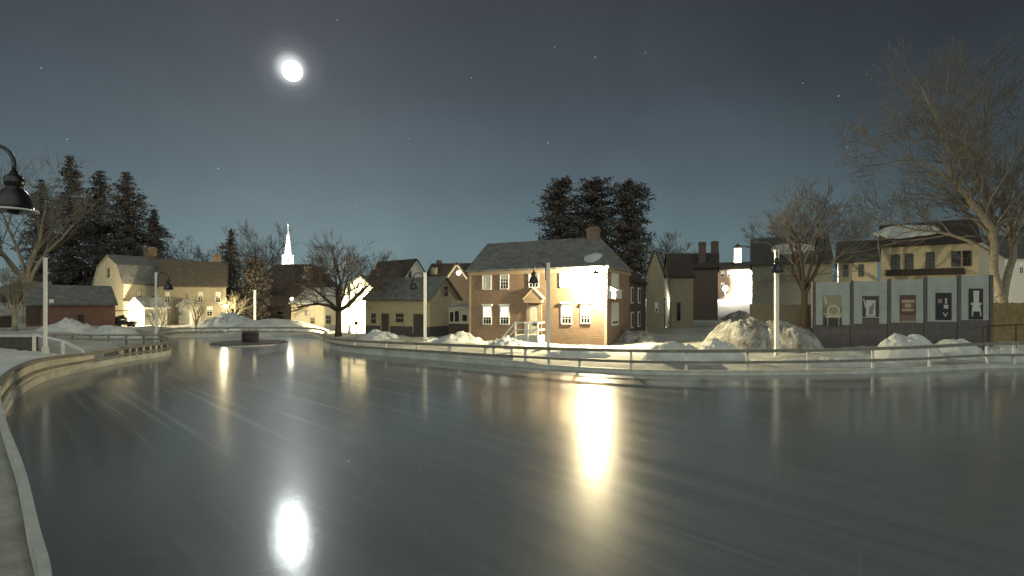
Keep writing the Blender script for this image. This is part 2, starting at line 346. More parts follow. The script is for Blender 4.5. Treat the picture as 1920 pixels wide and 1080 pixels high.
# ------------------------------------------------------------------ rink outline (ice edge), clockwise from the right frame edge
def catmull(pts, n=6, closed=True):
    out = []; m = len(pts)
    for i in range(m if closed else m - 1):
        if closed: p0, p1, p2, p3 = (pts[(i-1) % m], pts[i], pts[(i+1) % m], pts[(i+2) % m])
        else: p0, p1, p2, p3 = pts[max(0, i-1)], pts[i], pts[i+1], pts[min(m-1, i+2)]
        for k in range(n):
            t = k / n
            out.append(tuple(.5*((2*b) + (-a+c)*t + (2*a-5*b+4*c-d)*t*t + (-a+3*b-3*c+d)*t**3) for a, b, c, d in zip(p0, p1, p2, p3)))
    if not closed: out.append(tuple(pts[-1]))
    return out
def IE(px, py):
    Y = CH * F / (py - HY); return (X(px, Y), Y)
RINK_CTRL = [IE(1920,690)+(1.22,), IE(1700,698)+(1.15,), IE(1480,703)+(1.10,), IE(1250,703)+(1.08,), IE(1100,697)+(1.05,), IE(960,687)+(.98,),
    IE(800,674)+(.90,), IE(700,665)+(.82,), IE(645,659)+(.78,), (-13.2,36.0,.76), (-15.4,42.0,.8), (-18.5,46.0,.85), (-23.5,46.6,.85), (-29.0,45.5,.85), (-28.5,41.5,.85), (-24.6,36.0,.82),
    IE(320,664)+(.80,), IE(250,676)+(.78,), IE(180,690)+(.77,), IE(90,713)+(.92,), IE(35,745)+(1.0,), (-12.6,12.6,1.03), (-9.0,9.05,1.05),
    (-6.1,6.35,1.05), (-4.34,4.65,1.05), (-3.5,3.84,1.05), (-2.6,2.85,1.05), (-1.0,1.75,1.05), (6,1.0,1.05), (18,1.5,1.05), (29,6,1.1), (32,14,1.2), (29.5,20.5,1.22)]
RINK = catmull(RINK_CTRL, 8)
rp = np.array([(p[0], p[1]) for p in RINK])
def rink_dist(xs, ys):
    """signed distance, positive outside"""
    px = xs.ravel(); py = ys.ravel(); best = np.full(px.shape, 1e9); ins = np.zeros(px.shape, bool)
    n = len(rp)
    for i in range(n):
        a = rp[i]; b = rp[(i+1) % n]; d = b - a; L2 = d @ d + 1e-12
        t = np.clip(((px-a[0])*d[0] + (py-a[1])*d[1]) / L2, 0, 1)
        best = np.minimum(best, np.hypot(px-(a[0]+t*d[0]), py-(a[1]+t*d[1])))
        c = ((a[1] > py) != (b[1] > py)); xi = (b[0]-a[0]) * (py-a[1]) / ((b[1]-a[1]) + 1e-12) + a[0]
        ins ^= c & (px < xi)
    return np.where(ins, -best, best).reshape(xs.shape)
def ss(a, b, x):
    t = np.clip((x-a)/(b-a), 0, 1); return t*t*(3-2*t)
def ground_height(x, y, d):
    z = .06 + .10 * ss(.2, 2.5, d)
    z = z + .75 * ss(1.0, 7, d) * ss(-19, -25, x) * ss(8, 18, y) * (1 - .4 * ss(44, 52, y) )
    z = z + ss(9, 24, x) * .033 * np.clip(y - 34, 0, 130) * ss(34, 46, y)
    z = z + ss(12, 20, x) * .38 * ss(2.5, 6, d) * (1 - ss(34, 46, y))
    return z
def gz(x, y):
    a = np.array([[float(x)]]); b = np.array([[float(y)]]); return float(ground_height(a, b, rink_dist(a, b))[0, 0])

# ground: one sheet to the horizon
def build_ground():
    def axis(lo, hi, step, far):
        mid = list(np.arange(lo, hi + 1e-6, step)); a = []; s = step; x = lo
        while x > -far: s *= 1.35; x -= s; a.append(x)
        b = []; s = step; x = hi
        while x < far: s *= 1.35; x += s; b.append(x)
        return np.array(a[::-1] + mid + b)
    xs = axis(-50, 45, .5, 2600); ys = axis(-8, 66, .5, 2600)
    gx, gy = np.meshgrid(xs, ys); d = rink_dist(gx, gy); z = ground_height(gx, gy, d)
    nzv = np.array([noise.fractal(Vector((float(a)*.35, float(b)*.35, 0)), .9, 2, 5) if abs(a) < 60 and abs(b) < 75 else 0 for a, b in zip(gx.ravel(), gy.ravel())]).reshape(gx.shape)
    z = z + nzv * (.10 + .16 * ss(1, 3, d) * (1 - ss(9, 14, d))) * ss(.4, 2.5, d)
    z = np.where(d < .25, -.12, z)
    ny, nx = gx.shape
    me = bpy.data.meshes.new('ground'); vs = np.stack([gx.ravel(), gy.ravel(), z.ravel()], 1)
    fs = [(j*nx+i, j*nx+i+1, (j+1)*nx+i+1, (j+1)*nx+i) for j in range(ny-1) for i in range(nx-1)]
    me.from_pydata(vs.tolist(), [], fs); me.materials.append(M['snow_ground'])
    me.polygons.foreach_set('use_smooth', [True]*len(fs)); me.update()
    o = bpy.data.objects.new('ground', me); COL.objects.link(o); tag(o, kind='structure')
build_ground()
def build_ice():
    me = bpy.data.meshes.new('ice'); c = [(p[0], p[1], 0.0) for p in RINK]
    import bmesh
    bm = bmesh.new(); vs = [bm.verts.new(v) for v in c]; f = bm.faces.new(vs); bmesh.ops.triangulate(bm, faces=[f])
    bm.normal_update()
    if sum(f.normal.z for f in bm.faces) < 0: bmesh.ops.reverse_faces(bm, faces=bm.faces)
    bm.to_mesh(me); bm.free(); me.materials.append(M['ice'])
    o = bpy.data.objects.new('ice', me); COL.objects.link(o); tag(o, kind='structure')
build_ice()

# ------------------------------------------------------------------ rink barrier
def arc_pos(pts):
    s = [0.0]
    for a, b in zip(pts, pts[1:]): s.append(s[-1] + math.hypot(b[0]-a[0], b[1]-a[1]))
    return s
def strip(pts, off0, off1, z0, z1):
    """solid ribbon following pts (x,y,h); offsets along the outward normal; z as functions of h"""
    n = len(pts); vs = []; fs = []
    for i, p in enumerate(pts):
        a = pts[max(0, i-1)]; b = pts[min(n-1, i+1)]
        t = Vector((b[0]-a[0], b[1]-a[1])); t = t.normalized() if t.length > 1e-9 else Vector((1, 0)); nn = Vector((t.y, -t.x)) * OUT
        for o, z in ((off0, z0(p[2])), (off1, z0(p[2])), (off1, z1(p[2])), (off0, z1(p[2]))):
            vs.append((p[0]+nn.x*o, p[1]+nn.y*o, z))
    for i in range(n-1):
        for k in range(4):
            k2 = (k+1) % 4; fs.append((i*4+k, i*4+k2, (i+1)*4+k2, (i+1)*4+k))
    fs += [(3,2,1,0), tuple((n-1)*4+k for k in range(4))]
    return vs, fs
area2 = sum(a[0]*b[1]-b[0]*a[1] for a, b in zip(RINK, RINK[1:]+RINK[:1]))
OUT = 1 if area2 > 0 else -1
def build_barrier():
    loop = RINK + [RINK[0]]
    root = empty('rink_barrier', (0, 0, 0)); tag(root, 'long low timber barrier with two rails and pale posts running round the ice rink', 'barrier')
    def part(name, m, pts, *a):
        b = MB(); b.add(*strip(pts, *a)); return b.build(name, m, root)
    part('top_rail', M['rail'], loop[:21*8+1], -.03, .13, lambda h: h-.13, lambda h: h)
    part('top_rail', M['plank'], loop[21*8:27*8+1], -.03, .045, lambda h: h-.13, lambda h: h)
    part('top_rail', M['rail'], loop[27*8:], -.03, .13, lambda h: h-.13, lambda h: h)
    part('middle_rail', M['rail'], loop, -.015, .05, lambda h: h*.50-.055, lambda h: h*.50+.055)
    part('kick_board', M['plank'], loop, 0.0, .09, lambda h: -.05, lambda h: .17 if h > 1.0 else .24)
    cap = part('kick_board_cap', M['plank'], loop, -.025, .14, lambda h: .175 if h > 1.0 else .245, lambda h: .205 if h > 1.0 else .275)
    def seg(i0, i1): return loop[i0*8:i1*8+1]
    part('rail_frost', M['snow'], seg(21, 27), -.036, .035, lambda h: h-.05, lambda h: h+.012)
    # boarded stretches, and one dark sheet painting the trench shade
    def seg(i0, i1): return loop[i0*8:i1*8+1]
    part('infill_or_shade_panel', M['infill'], seg(18, 22), .055, .075, lambda h: h*.5+.06, lambda h: h-.135)
    part('infill_or_shade_panel', M['plank'], seg(5, 9), .055, .075, lambda h: .28, lambda h: h*.5-.06)
    part('infill_or_shade_panel', M['infill'], seg(18, 22), .055, .075, lambda h: .28, lambda h: h*.5-.06)
    part('infill_or_shade_panel', M['bluepanel'], [loop[17*8+3+k] for k in range(4)], .055, .075, lambda h: .30, lambda h: h-.135)
    part('infill_or_shade_panel', M['foundation'], loop[16*8:17*8+3], .15, .17, lambda h: .25, lambda h: h-.14)  # dark sheet standing in for the trench shadow behind the posts
    # posts: nearest boundary point along the view ray of each post seen in the photo
    def at_px(px, lo, hi):
        best = None
        for k in range(int(lo*8), int(hi*8)):
            a, b = loop[k], loop[k+1]
            pa = CX + F*a[0]/max(a[1], .5); pb = CX + F*b[0]/max(b[1], .5)
            if (pa-px)*(pb-px) <= 0 and abs(pa-pb) > 1e-6:
                t = (px-pa)/(pb-pa); return tuple(a[j]+(b[j]-a[j])*t for j in range(3)), (b[0]-a[0], b[1]-a[1])
        return None
    spots = [at_px(p, 0, 9.5) for p in (1905, 1855, 1747, 1640, 1518, 1403, 1288, 1183, 1085, 1027, 983, 957, 923, 907, 840, 780, 720, 662)]
    spots += [at_px(p, 9.5, 13.5) for p in (606, 575, 545, 505, 460, 426, 405, 382, 372, 345)]
    spots += [at_px(p, 16, 22.5) for p in (318, 306, 296, 285, 272, 259, 247, 233, 221, 176, 160, 120, 70, 25)]
    for k in (22.6, 23.4, 24.3, 25.3, 26.4, 28.0, 29.2, 30.2, 31.3):
        i = int(k*8); a, b = loop[i], loop[i+1]; spots.append((a, (b[0]-a[0], b[1]-a[1])))
    for sp in spots:
        if not sp: continue
        (x, y, h), t = sp; ang = math.atan2(t[1], t[0]); nn = Vector((t[1], -t[0])).normalized() * OUT
        b = MB(); b.box(-.055, -.035, 0, .055, .035, h-.135); o = b.build('post', M['white'], root)
        o.location = (x+nn.x*.105+0, y+nn.y*.105, .0); o.rotation_euler = (0, 0, ang)
        # the post stands behind the rails
build_barrier()

# ------------------------------------------------------------------ houses
class House:
    def __init__(s, name, label, cat, A, B, D, z0, ze, zr, mw, mr, ridge='x', prof='gable', hip=None, over=.28, group=None, foundation=.0, rake=None, parent=None, prefix=''):
        s.A = Vector((A[0], A[1], 0)); d = Vector((B[0]-A[0], B[1]-A[1])); s.L = d.length; s.D = D; s.z0 = z0
        s.rz = math.atan2(d.y, d.x); s.ze = ze - z0; s.zr = zr - z0; s.ridge = ridge
        s.Rm = Matrix.Rotation(s.rz, 3, 'Z')
        if parent is None:
            s.root = empty(name, (A[0], A[1], z0), s.rz); tag(s.root, label, cat, group)
        else:
            s.root = parent.root
            s.off = None
        L, e, r = s.L, s.ze, s.zr
        W = D if ridge == 'x' else L; E = L if ridge == 'x' else D
        if prof == 'gable': pr = [(0, e), (.5*W, r), (W, e)]
        elif prof == 'gambrel': pr = [(0, e), (.17*W, e+(r-e)*.62), (.5*W, r), (.83*W, e+(r-e)*.62), (W, e)]
        elif prof == 'shed': pr = [(0, e), (W, r)]
        elif prof == 'saltbox': pr = [(0, e), (.4*W, r), (W, e*.7)]
        s.pr = pr
        def pt(u, z, k):       # cross-section coordinate to local
            return (k, u, z) if ridge == 'x' else (u, k, z)
        T = (lambda o: o) if parent is None else (lambda o: s._move(o, parent))
        b = MB()
        if hip is None:
            poly = [pt(0, -.6, 0)] + [pt(u, z, 0) for u, z in pr] + [pt(W, -.6, 0)]
            b.prism(poly, (E, 0, 0) if ridge == 'x' else (0, E, 0))
        else: b.box(0, 0, -.6, L, D, e)
        s.wall = T(b.build(prefix + 'wall', mw, s.root))
        b = MB(); th = .13
        if hip is None:
            for i in range(len(pr)-1):
                (u0, a0), (u1, a1) = pr[i], pr[i+1]; d2 = Vector((u1-u0, a1-a0)); ln = d2.length; d2 /= ln; n = Vector((-d2.y, d2.x))
                if n.y < 0: n = -n
                p0 = Vector((u0, a0)) + n*.012; p1 = Vector((u1, a1)) + n*.012
                if i == 0: p0 = p0 - d2*over
                else: p0 = p0
                if i == len(pr)-2 and prof != 'shed': p1 = p1 + d2*over
                q0 = p0 + n*th; q1 = p1 + n*th
                if pr[i+1][1] >= max(z for _, z in pr) - 1e-6 and prof != 'shed': q1 = q1 + d2*(th*abs(d2.y)); 
                b.prism([pt(p0.x, p0.y, -over*.6), pt(p1.x, p1.y, -over*.6), pt(q1.x, q1.y, -over*.6), pt(q0.x, q0.y, -over*.6)],
                        (E+over*1.2, 0, 0) if ridge == 'x' else (0, E+over*1.2, 0))
        else:
            hl, hr = hip; o = over
            vs = [(-o, -o, e), (L+o, -o, e), (L+o, D+o, e), (-o, D+o, e), (-o, -o, e+.14), (L+o, -o, e+.14), (L+o, D+o, e+.14), (-o, D+o, e+.14), (hl-(o if hl == 0 else 0), D/2, r), (L-hr, D/2, r)]
            b.add(vs, [(0,3,2,1), (0,1,5,4), (1,2,6,5), (2,3,7,6), (3,0,4,7), (4,5,9,8), (5,6,9), (6,7,8,9), (7,4,8)])
        s.roof = T(b.build(prefix + 'roof', mr, s.root))
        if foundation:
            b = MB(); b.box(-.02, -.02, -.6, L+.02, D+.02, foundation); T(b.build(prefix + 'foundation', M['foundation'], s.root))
        if rake is not None:        # pale boards along the gable edge and corners
            b = MB(); k0, k1 = (-.03, .0) if ridge == 'y' else (L, L+.03)
            ks = [0] if ridge == 'y' else [L]
            for kk in ks:
                for i in range(len(pr)-1):
                    (u0, a0), (u1, a1) = pr[i], pr[i+1]; d2 = Vector((u1-u0, a1-a0)).normalized(); n = Vector((d2.y, -d2.x))
                    if n.y > 0: n = -n
                    w = n*.2; sgn = -1 if ridge == 'y' else 1
                    b.prism([pt(u0, a0, kk+sgn*.006), pt(u1, a1, kk+sgn*.006), pt(u1+w.x, a1+w.y, kk+sgn*.006), pt(u0+w.x, a0+w.y, kk+sgn*.006)],
                            (sgn*.03, 0, 0) if ridge == 'x' else (0, sgn*.03, 0))
            T(b.build(prefix + 'rake_board', rake, s.root))
    def _move(s, o, parent):
        rel = parent.Rm.inverted() @ (s.A - parent.A); o.location = (rel.x, rel.y, s.z0 - parent.z0); o.rotation_euler = (0, 0, s.rz - parent.rz); return o
    def px2face(s, face, px, py):
        d = Vector(((px-CX)/F, 1, (HY-py)/F)); o = Vector((0, 0, CH))
        lo = s.Rm.transposed() @ (o - s.A); ld = s.Rm.transposed() @ d
        if face == 'front': t = -lo.y/ld.y; u = lo.x + t*ld.x
        elif face == 'right': t = (s.L-lo.x)/ld.x; u = lo.y + t*ld.y
        else: t = -lo.x/ld.x; u = lo.y + t*ld.y
        return u, lo.z + t*ld.z - s.z0
    def place(s, face, b):     # (u, w outward, z) to local
        if face == 'front': f = lambda v: (v[0], -v[1], v[2])
        elif face == 'right': f = lambda v: (s.L+v[1], v[0], v[2])
        else: f = lambda v: (-v[1], v[0], v[2])
        b.v = [f(v) for v in b.v]; return b
    def rect(s, face, x0, y0, x1, y1):
        u0, za = s.px2face(face, x0, y0); u1, zb = s.px2face(face, x1, y1)
        _, zc = s.px2face(face, x1, y0); _, zd = s.px2face(face, x0, y1)
        return min(u0, u1), (zb+zd)/2, max(u0, u1), (za+zc)/2
    def window(s, face, px, cols=3, rows=4, blind=0.0, frame=None, head=False, uv=False, label=None, lit=False):
        u0, z0, u1, z1 = px if uv else s.rect(face, *px)
        fr = frame or M['white']; w = max(.05, (u1-u0)*.09); b = MB()
        b.box(u0-w, .004, z0-w*1.2, u0, .06, z1+w); b.box(u1, .004, z0-w*1.2, u1+w, .06, z1+w)
        b.box(u0, .004, z1, u1, .06, z1+w); b.box(u0, .004, z0-w*1.2, u1, .08, z0)
        b.box(u0, .03, (z0+z1)/2-.03, u1, .045, (z0+z1)/2+.03)
        for i in range(1, cols):
            x = u0+(u1-u0)*i/cols; b.box(x-.014, .028, z0, x+.014, .042, z1)
        for j in range(1, rows):
            if rows % 2 == 0 and j == rows//2: continue
            z = z0+(z1-z0)*j/rows; b.box(u0, .026, z-.014, u1, .040, z+.014)
        if head: b.box(u0-w*1.8, .004, z1+w, u1+w*1.8, .14, z1+w+.14)
        o = s.place(face, b).build('window', fr, s.root)
        if label: o['label'] = label
        p = MB(); p.box(u0, .004, z0, u1, .016, z1); s.place(face, p).build('pane', M['glass'], o)
        if blind > 0:
            q = MB(); q.box(u0+.01, .018, z1-(z1-z0)*blind, u1-.01, .0245, z1-.005); s.place(face, q).build('blind', M['litblind' if lit else 'blind'], o)
        return o
    def door(s, face, px, m, panels=True, knob=True):
        u0, z0, u1, z1 = s.rect(face, *px); b = MB(); b.box(u0, .004, z0, u1, .05, z1)
        if panels:
            for a, c in ((.08, .42), (.5, .92)):
                for e, f in ((.12, .46), (.54, .88)):
                    b.box(u0+(u1-u0)*e, .052, z0+(z1-z0)*a, u0+(u1-u0)*f, .065, z0+(z1-z0)*c)
        o = s.place(face, b).build('door', m, s.root)
        if knob:
            k = MB(); k.tube([(u1-.12, .05, z0+(z1-z0)*.47), (u1-.12, .11, z0+(z1-z0)*.47)], .03, 8); s.place(face, k).build('knob', M['black'], o)
        f = MB(); w = .09; f.box(u0-w, .003, z0, u0, .075, z1+w); f.box(u1, .003, z0, u1+w, .075, z1+w); f.box(u0, .003, z1, u1, .075, z1+w)
        s.place(face, f).build('door_frame', M['trim'], s.root)
        return o
    def roofz(s, x, y):
        u = y if s.ridge == 'x' else x
        for (u0, a0), (u1, a1) in zip(s.pr, s.pr[1:]):
            if u0 <= u <= u1: return a0+(a1-a0)*(u-u0)/(u1-u0)
        return s.ze
    def chimney(s, x, y, w, d, top, m=None):
        b = MB(); zb = min(s.roofz(x, y-d/2), s.roofz(x, y+d/2), s.roofz(x-w/2, y), s.roofz(x+w/2, y)) - .3
        t = top - s.z0; b.box(x-w/2, y-d/2, zb, x+w/2, y+d/2, t-.18); b.box(x-w/2-.06, y-d/2-.06, t-.18, x+w/2+.06, y+d/2+.06, t-.04)
        b.box(x-w/2+.06, y-d/2+.06, t-.04, x+w/2-.06, y+d/2-.06, t+.12)
        return b.build('chimney', m or M['brick'], s.roof)

# --- main house
def main_house():
    A, B = P(880, 40.4), P(1137, 35.4)
    h = House('museum_house', 'two storey brown clapboard house with its right corner glaring in floodlight', 'house', A, B, 6.5, .02, 5.48, 8.08, M['brown'], M['roofgrey'], hip=(0, 1.5), over=.22)
    # cornice and corner boards
    b = MB(); b.box(-.1, -.1, h.ze-.26, h.L+.1, -.004, h.ze-.004); b.box(h.L+.004, -.1, h.ze-.26, h.L+.1, h.D+.05, h.ze-.004)
    b.build('cornice', M['trim'], h.root)
    b = MB(); b.box(h.L-.14, -.035, -.3, h.L+.035, -.003, h.ze-.27); b.box(-.03, -.035, -.3, .14, -.003, h.ze-.27); b.box(h.L+.003, -.035+.034, -.3, h.L+.035, .16, h.ze-.27)
    b.build('corner_board', M['trim'], h.root)
    for r, bl in (((906, 517, 920, 542), 1.0), ((939, 516, 953, 541), .32), ((993, 512, 1009, 538), .5), ((1051, 508, 1069, 537), 1.0), ((1093, 506, 1112, 537), .9)):
        h.window('front', r, 3, 4, bl)
    for r in ((907, 575, 921, 607), (939, 575, 954, 607), (1054, 571, 1071, 606), (1090, 571, 1106, 605)):
        h.window('front', r, 3, 4, .62, head=True, lit=True)
    h.door('front', (993, 574, 1010, 632), M['dooryellow'])
    # pedimented door surround
    u0, z0, u1, z1 = h.rect('front', 985, 545, 1019, 568)
    b = MB(); b.box(u0+.12, .004, .2, u0+.30, .07, z0-.0); b.box(u1-.30, .004, .2, u1-.12, .07, z0)
    b.box(u0, .004, z0, u1, .30, z0+.24)
    h.place('front', b)
    h2 = MB(); pe = [(u0-.08, .004, z0+.25), (u1+.08, .004, z0+.25), ((u0+u1)/2, .004, z1+.1)]
    h2.prism(pe, (0, .22, 0)); h2.tube([(u0-.12, .13, z0+.26), ((u0+u1)/2, .13, z1+.16)], .13, 4, smooth=False); h2.tube([(u1+.12, .13, z0+.26), ((u0+u1)/2, .13, z1+.16)], .13, 4, smooth=False)
    h.place('front', h2)
    b.add(h2.v, h2.f); b.build('door_surround', M['trim'], h.root)
    # small notice on the door
    u, z, ub, zb = h.rect('front', 1000, 604, 1009, 610); n = MB(); n.box(u, .07, z, ub, .085, zb); h.place('front', n).build('notice', M['black'], h.root)
    # chimney near the right end, front slope
    hx, hyy = h.L-2.0, 2.9
    h.pr = [(0, h.ze), (h.D/2, h.zr), (h.D, h.ze)]
    h.chimney(hx, hyy+.4, .85, .7, 8.75)
    # small flue at left
    # side windows
    for r in ((1147, 508, 1158, 541), (1147, 571, 1158, 606)):
        h.window('right', r, 2, 4, .9)
    # hood over side door
    u0, z0, u1, z1 = h.rect('right', 1138, 539, 1160, 560)
    b = MB(); b.box(.35, .004, z0, 2.0, .55, z1-.25); b.prism([(.25, .004, z1-.245), (.25, .68, z1-.245), (.25, .004, z1+.1)], (1.85, 0, 0))
    h.place('right', b).build('side_door_hood', M['white'], h.root)
    # rear wing, same direction, lower
    dd = h.Rm @ Vector((0, 1, 0)); Bv = Vector((B[0], B[1], 0)); p0 = Bv + dd*6.52 - (h.Rm @ Vector((4.6, 0, 0))); p1 = Bv + dd*6.52 - (h.Rm @ Vector((.15, 0, 0)))
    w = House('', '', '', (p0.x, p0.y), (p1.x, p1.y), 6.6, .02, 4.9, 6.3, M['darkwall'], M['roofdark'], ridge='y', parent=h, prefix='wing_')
    for a in (.9, 3.4):
        for zz_ in (.95, 3.0):
            u = MB(); u.box(h.L-.15+.004, 6.52+a, zz_, h.L-.15+.07, 6.52+a+.85, zz_+1.35); o = u.build('window', M['white'], h.root)
            u = MB(); u.box(h.L-.15+.072, 6.52+a+.1, zz_+.1, h.L-.15+.08, 6.52+a+.75, zz_+1.25); u.build('pane', M['glass'], o)
    return h
MH = main_house()
# snow left on the front roof slope
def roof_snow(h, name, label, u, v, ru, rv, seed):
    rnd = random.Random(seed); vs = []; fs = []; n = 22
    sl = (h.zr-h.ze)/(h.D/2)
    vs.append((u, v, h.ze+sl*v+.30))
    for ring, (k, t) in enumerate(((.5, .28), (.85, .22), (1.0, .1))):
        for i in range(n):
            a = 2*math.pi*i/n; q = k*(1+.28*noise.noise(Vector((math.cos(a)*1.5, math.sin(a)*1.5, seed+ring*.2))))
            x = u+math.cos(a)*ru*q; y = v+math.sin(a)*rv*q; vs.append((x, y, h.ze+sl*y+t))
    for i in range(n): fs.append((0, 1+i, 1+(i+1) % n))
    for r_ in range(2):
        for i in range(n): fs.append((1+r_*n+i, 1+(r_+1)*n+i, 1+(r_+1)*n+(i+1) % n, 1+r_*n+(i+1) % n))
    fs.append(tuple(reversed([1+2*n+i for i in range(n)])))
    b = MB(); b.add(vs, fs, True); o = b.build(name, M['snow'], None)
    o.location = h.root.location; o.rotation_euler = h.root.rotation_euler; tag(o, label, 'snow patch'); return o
roof_snow(MH, 'roof_snow_patch', 'bright snow patch shaped as the lit smear on the house roof above the floodlit corner', MH.L-1.25, .62, .85, .72, 3)  # snow patch shaped after the floodlight's smear of light on the roof edge

# entrance steps with white railings
def entrance_steps():
    h = MH; u0, _, u1, _ = h.rect('front', 990, 600, 1013, 630); o0 = h.A + h.Rm @ Vector((u0-.4, 0, 0))
    root = empty('entrance_steps', (o0.x, o0.y, .02), h.rz); tag(root, 'wooden entrance steps with white railings below the pedimented front door', 'steps')
    W = u1-u0+.8
    b = MB()
    b.box(0, -1.3, -.3, W, -.09, .72)
    for k in range(3): b.box(-.32*(3-k)-.0, -1.25, -.3, -.32*(2-k)-.003, -.12, .18*(k+1))
    b.build('tread', M['plank'], root)
    for y in (-1.33, ):
        r = MB()
        r.bar((-1.0, y, 1.0-.45), (0, y, 1.62), .07, .1); r.bar((0, y, 1.62), (W*.45, y, 1.62), .07, .1)
        r.bar((-1.0, y, .5-.4), (0, y, 1.12), .06, .08); r.bar((0, y, 1.12), (W*.45, y, 1.12), .06, .08)
        for x, zt in ((-1.0, .6), (0, 1.68), (W*.45, 1.68)): r.box(x-.05, y-.05, -.2, x+.05, y+.05, zt)
        r.build('railing', M['white'], root)
    r = MB(); x = W
    for x in (W-.02,):
        for z in (1.62, 1.12): r.bar((x, -1.33, z), (x, -.12, z), .07, .09)
        r.bar((W*.55, -1.33, 1.62), (x, -1.33, 1.62), .07, .1); r.bar((W*.55, -1.33, 1.12), (x, -1.33, 1.12), .06, .08)
        for xx, yy in ((W*.55, -1.33), (x, -1.33)): r.box(xx-.05, yy-.05, -.2, xx+.05, yy+.05, 1.68)
    r.build('railing', M['white'], root)
entrance_steps()

# --- yellow outbuilding left of it, with its raised glazed porch
def yellow_house():
    A, B = P(685, 47), P(806, 44)
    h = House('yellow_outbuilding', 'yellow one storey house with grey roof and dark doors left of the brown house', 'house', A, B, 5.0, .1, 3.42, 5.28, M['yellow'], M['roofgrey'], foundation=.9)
    h.window('front', (697, 588, 705, 606), 2, 2, .0, M['trim']); h.window('front', (743, 588, 757, 604), 3, 2, .0, M['trim'])
    h.door('front', (716, 588, 730, 622), M['darkdoor']); h.door('front', (776, 589, 796, 624), M['darkdoor'])
    h.window('right', (832, 537, 839, 555), 2, 3, .0, M['trim'])
    # porch block, with the shade of the void beneath painted as a dark sheet
    p0, p1 = P(842, 43.3), P(884, 42.6)
    w = House('', '', '', p0, p1, 2.4, 0.1, 2.55, 2.9, M['cream'], M['roofsnow'], prof='shed', parent=h, prefix='porch_', over=.12)
    rel = w.wall.location; 
    d = p1-p0
    for r in ((844, 585, 851, 603), (853, 583, 861, 603), (867, 590, 876, 602)):
        u0, z0, u1, z1 = w.rect('front', *r); b = MB(); b.box(u0-.05, -.05, z0-.05, u1+.05, -.004, z1+.05); o = b.build('window', M['offwhite'], h.root); w._move(o, h)
        b = MB(); b.box(u0, -.062, z0, u1, -.052, z1); q = b.build('pane', M['glass'], o)
    u0, z0, u1, z1 = w.rect('front', 841, 607, 886, 642); b = MB(); b.box(0.0, -.05, -.4, w.L, -.006, z1); o = b.build('undercroft_shade', M['darkdoor'], h.root); w._move(o, h)
    return h
YH = yellow_house()

# --- the other buildings, left to right
red = House('red_barn', 'low red barn with grey roof behind the left lamp pole', 'barn', P(92, 46.4), P(216, 50), 5.0, .75, 2.95, 4.6, M['red'], M['roofgrey'])
red.window('front', (146, 591, 156, 603), 2, 2, 0, M['darkdoor'])
lean = House('', '', '', P(48, 46.4), P(91, 47.4), 5.0, .75, 2.9, 4.9, M['red'], M['roofgrey'], parent=red, prefix='annex_')
b = MB(); u0, z0, u1, z1 = lean.rect('front', 50, 578, 74, 608); b.box(u0, -.06, z0, u1, -.004, z1); o = b.build('annex_door', M['darkdoor'], red.root); lean._move(o, red)
b = MB(); u0, z0, u1, z1 = red.rect('front', 92, 561, 101, 573); b.box(u0, -.12, z0, u1, -.006, z1); b.build('sign_board', M['white'], red.root)
gam = House('gambrel_house', 'tall cream house with gambrel gable behind the red barn', 'house', P(177, 60), P(232, 56), 9.0, .4, 5.3, 8.4, M['cream'], M['roofgrey'], ridge='y', prof='gambrel')
gam.window('front', (202, 505, 207, 520), 2, 2, 0, M['tan'])
gam.chimney(gam.L*.5, 4.2, 1.3, .9, 9.6)
for r in ((256, 545, 264, 562), (285, 545, 292, 562)): gam.window('right', r, 2, 4, .6, M['tan'])
shed = House('white_shed', 'small white gabled shed glaring in lamplight beside the red barn', 'shed', P(240, 54), P(270, 53), 2.4, .35, 2.6, 3.5, M['offwhite'], M['roofsnow'], ridge='y')
shed.window('front', (251, 580, 257, 594), 2, 3, 0)
tanh = House('tan_house', 'broad tan house with dark roof and a white entry porch', 'house', P(296, 57), P(424, 60.2), 7.0, .3, 5.0, 7.9, M['tan'], M['roofbrown'])
tanh.chimney(tanh.L*.85, 4.0, .9, .8, 8.9)
for r in ((310, 548, 318, 566), (388, 575, 398, 592), (372, 548, 380, 566), (405, 548, 413, 566)): tanh.window('front', r, 2, 4, .4, M['offwhite'])
pw = House('', '', '', P(335, 57.4), P(360, 57.4), 2.4, .3, 2.75, 3.3, M['offwhite'], M['roofsnow'], ridge='y', parent=tanh, prefix='porch_')
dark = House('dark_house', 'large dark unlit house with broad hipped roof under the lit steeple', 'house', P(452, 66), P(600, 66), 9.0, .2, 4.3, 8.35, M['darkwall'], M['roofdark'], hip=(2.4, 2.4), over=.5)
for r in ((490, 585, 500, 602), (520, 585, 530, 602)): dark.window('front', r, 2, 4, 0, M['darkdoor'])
creamlow = House('cream_cottage', 'low cream cottage glowing behind the dark spreading tree', 'house', P(546, 60), P(646, 57), 5.5, .05, 3.05, 4.75, M['cream'], M['roofsnow'])
for r in ((573, 582, 580, 590), (583, 596, 590, 606), (612, 592, 620, 606)): creamlow.window('front', r, 2, 2, 0, M['tan'])
gb = House('white_gable_barn', 'white gabled barn glaring in floodlight left of the yellow house', 'barn', P(641, 52), P(708, 52), 8.0, .05, 4.1, 5.75, M['offwhite'], M['shingle'], ridge='y')
gb.door('front', (662, 590, 676, 622), M['trim'])
wg = House('white_gable_house', 'far white house with dark roof showing its gable above the yellow house', 'house', P(688, 82), P(757, 76), 4.8, .2, 6.65, 9.6, M['offwhite'], M['roofdark'], rake=M['white'])
wg.window('right', (766, 508, 771, 520), 2, 2, 0, M['greywall'])
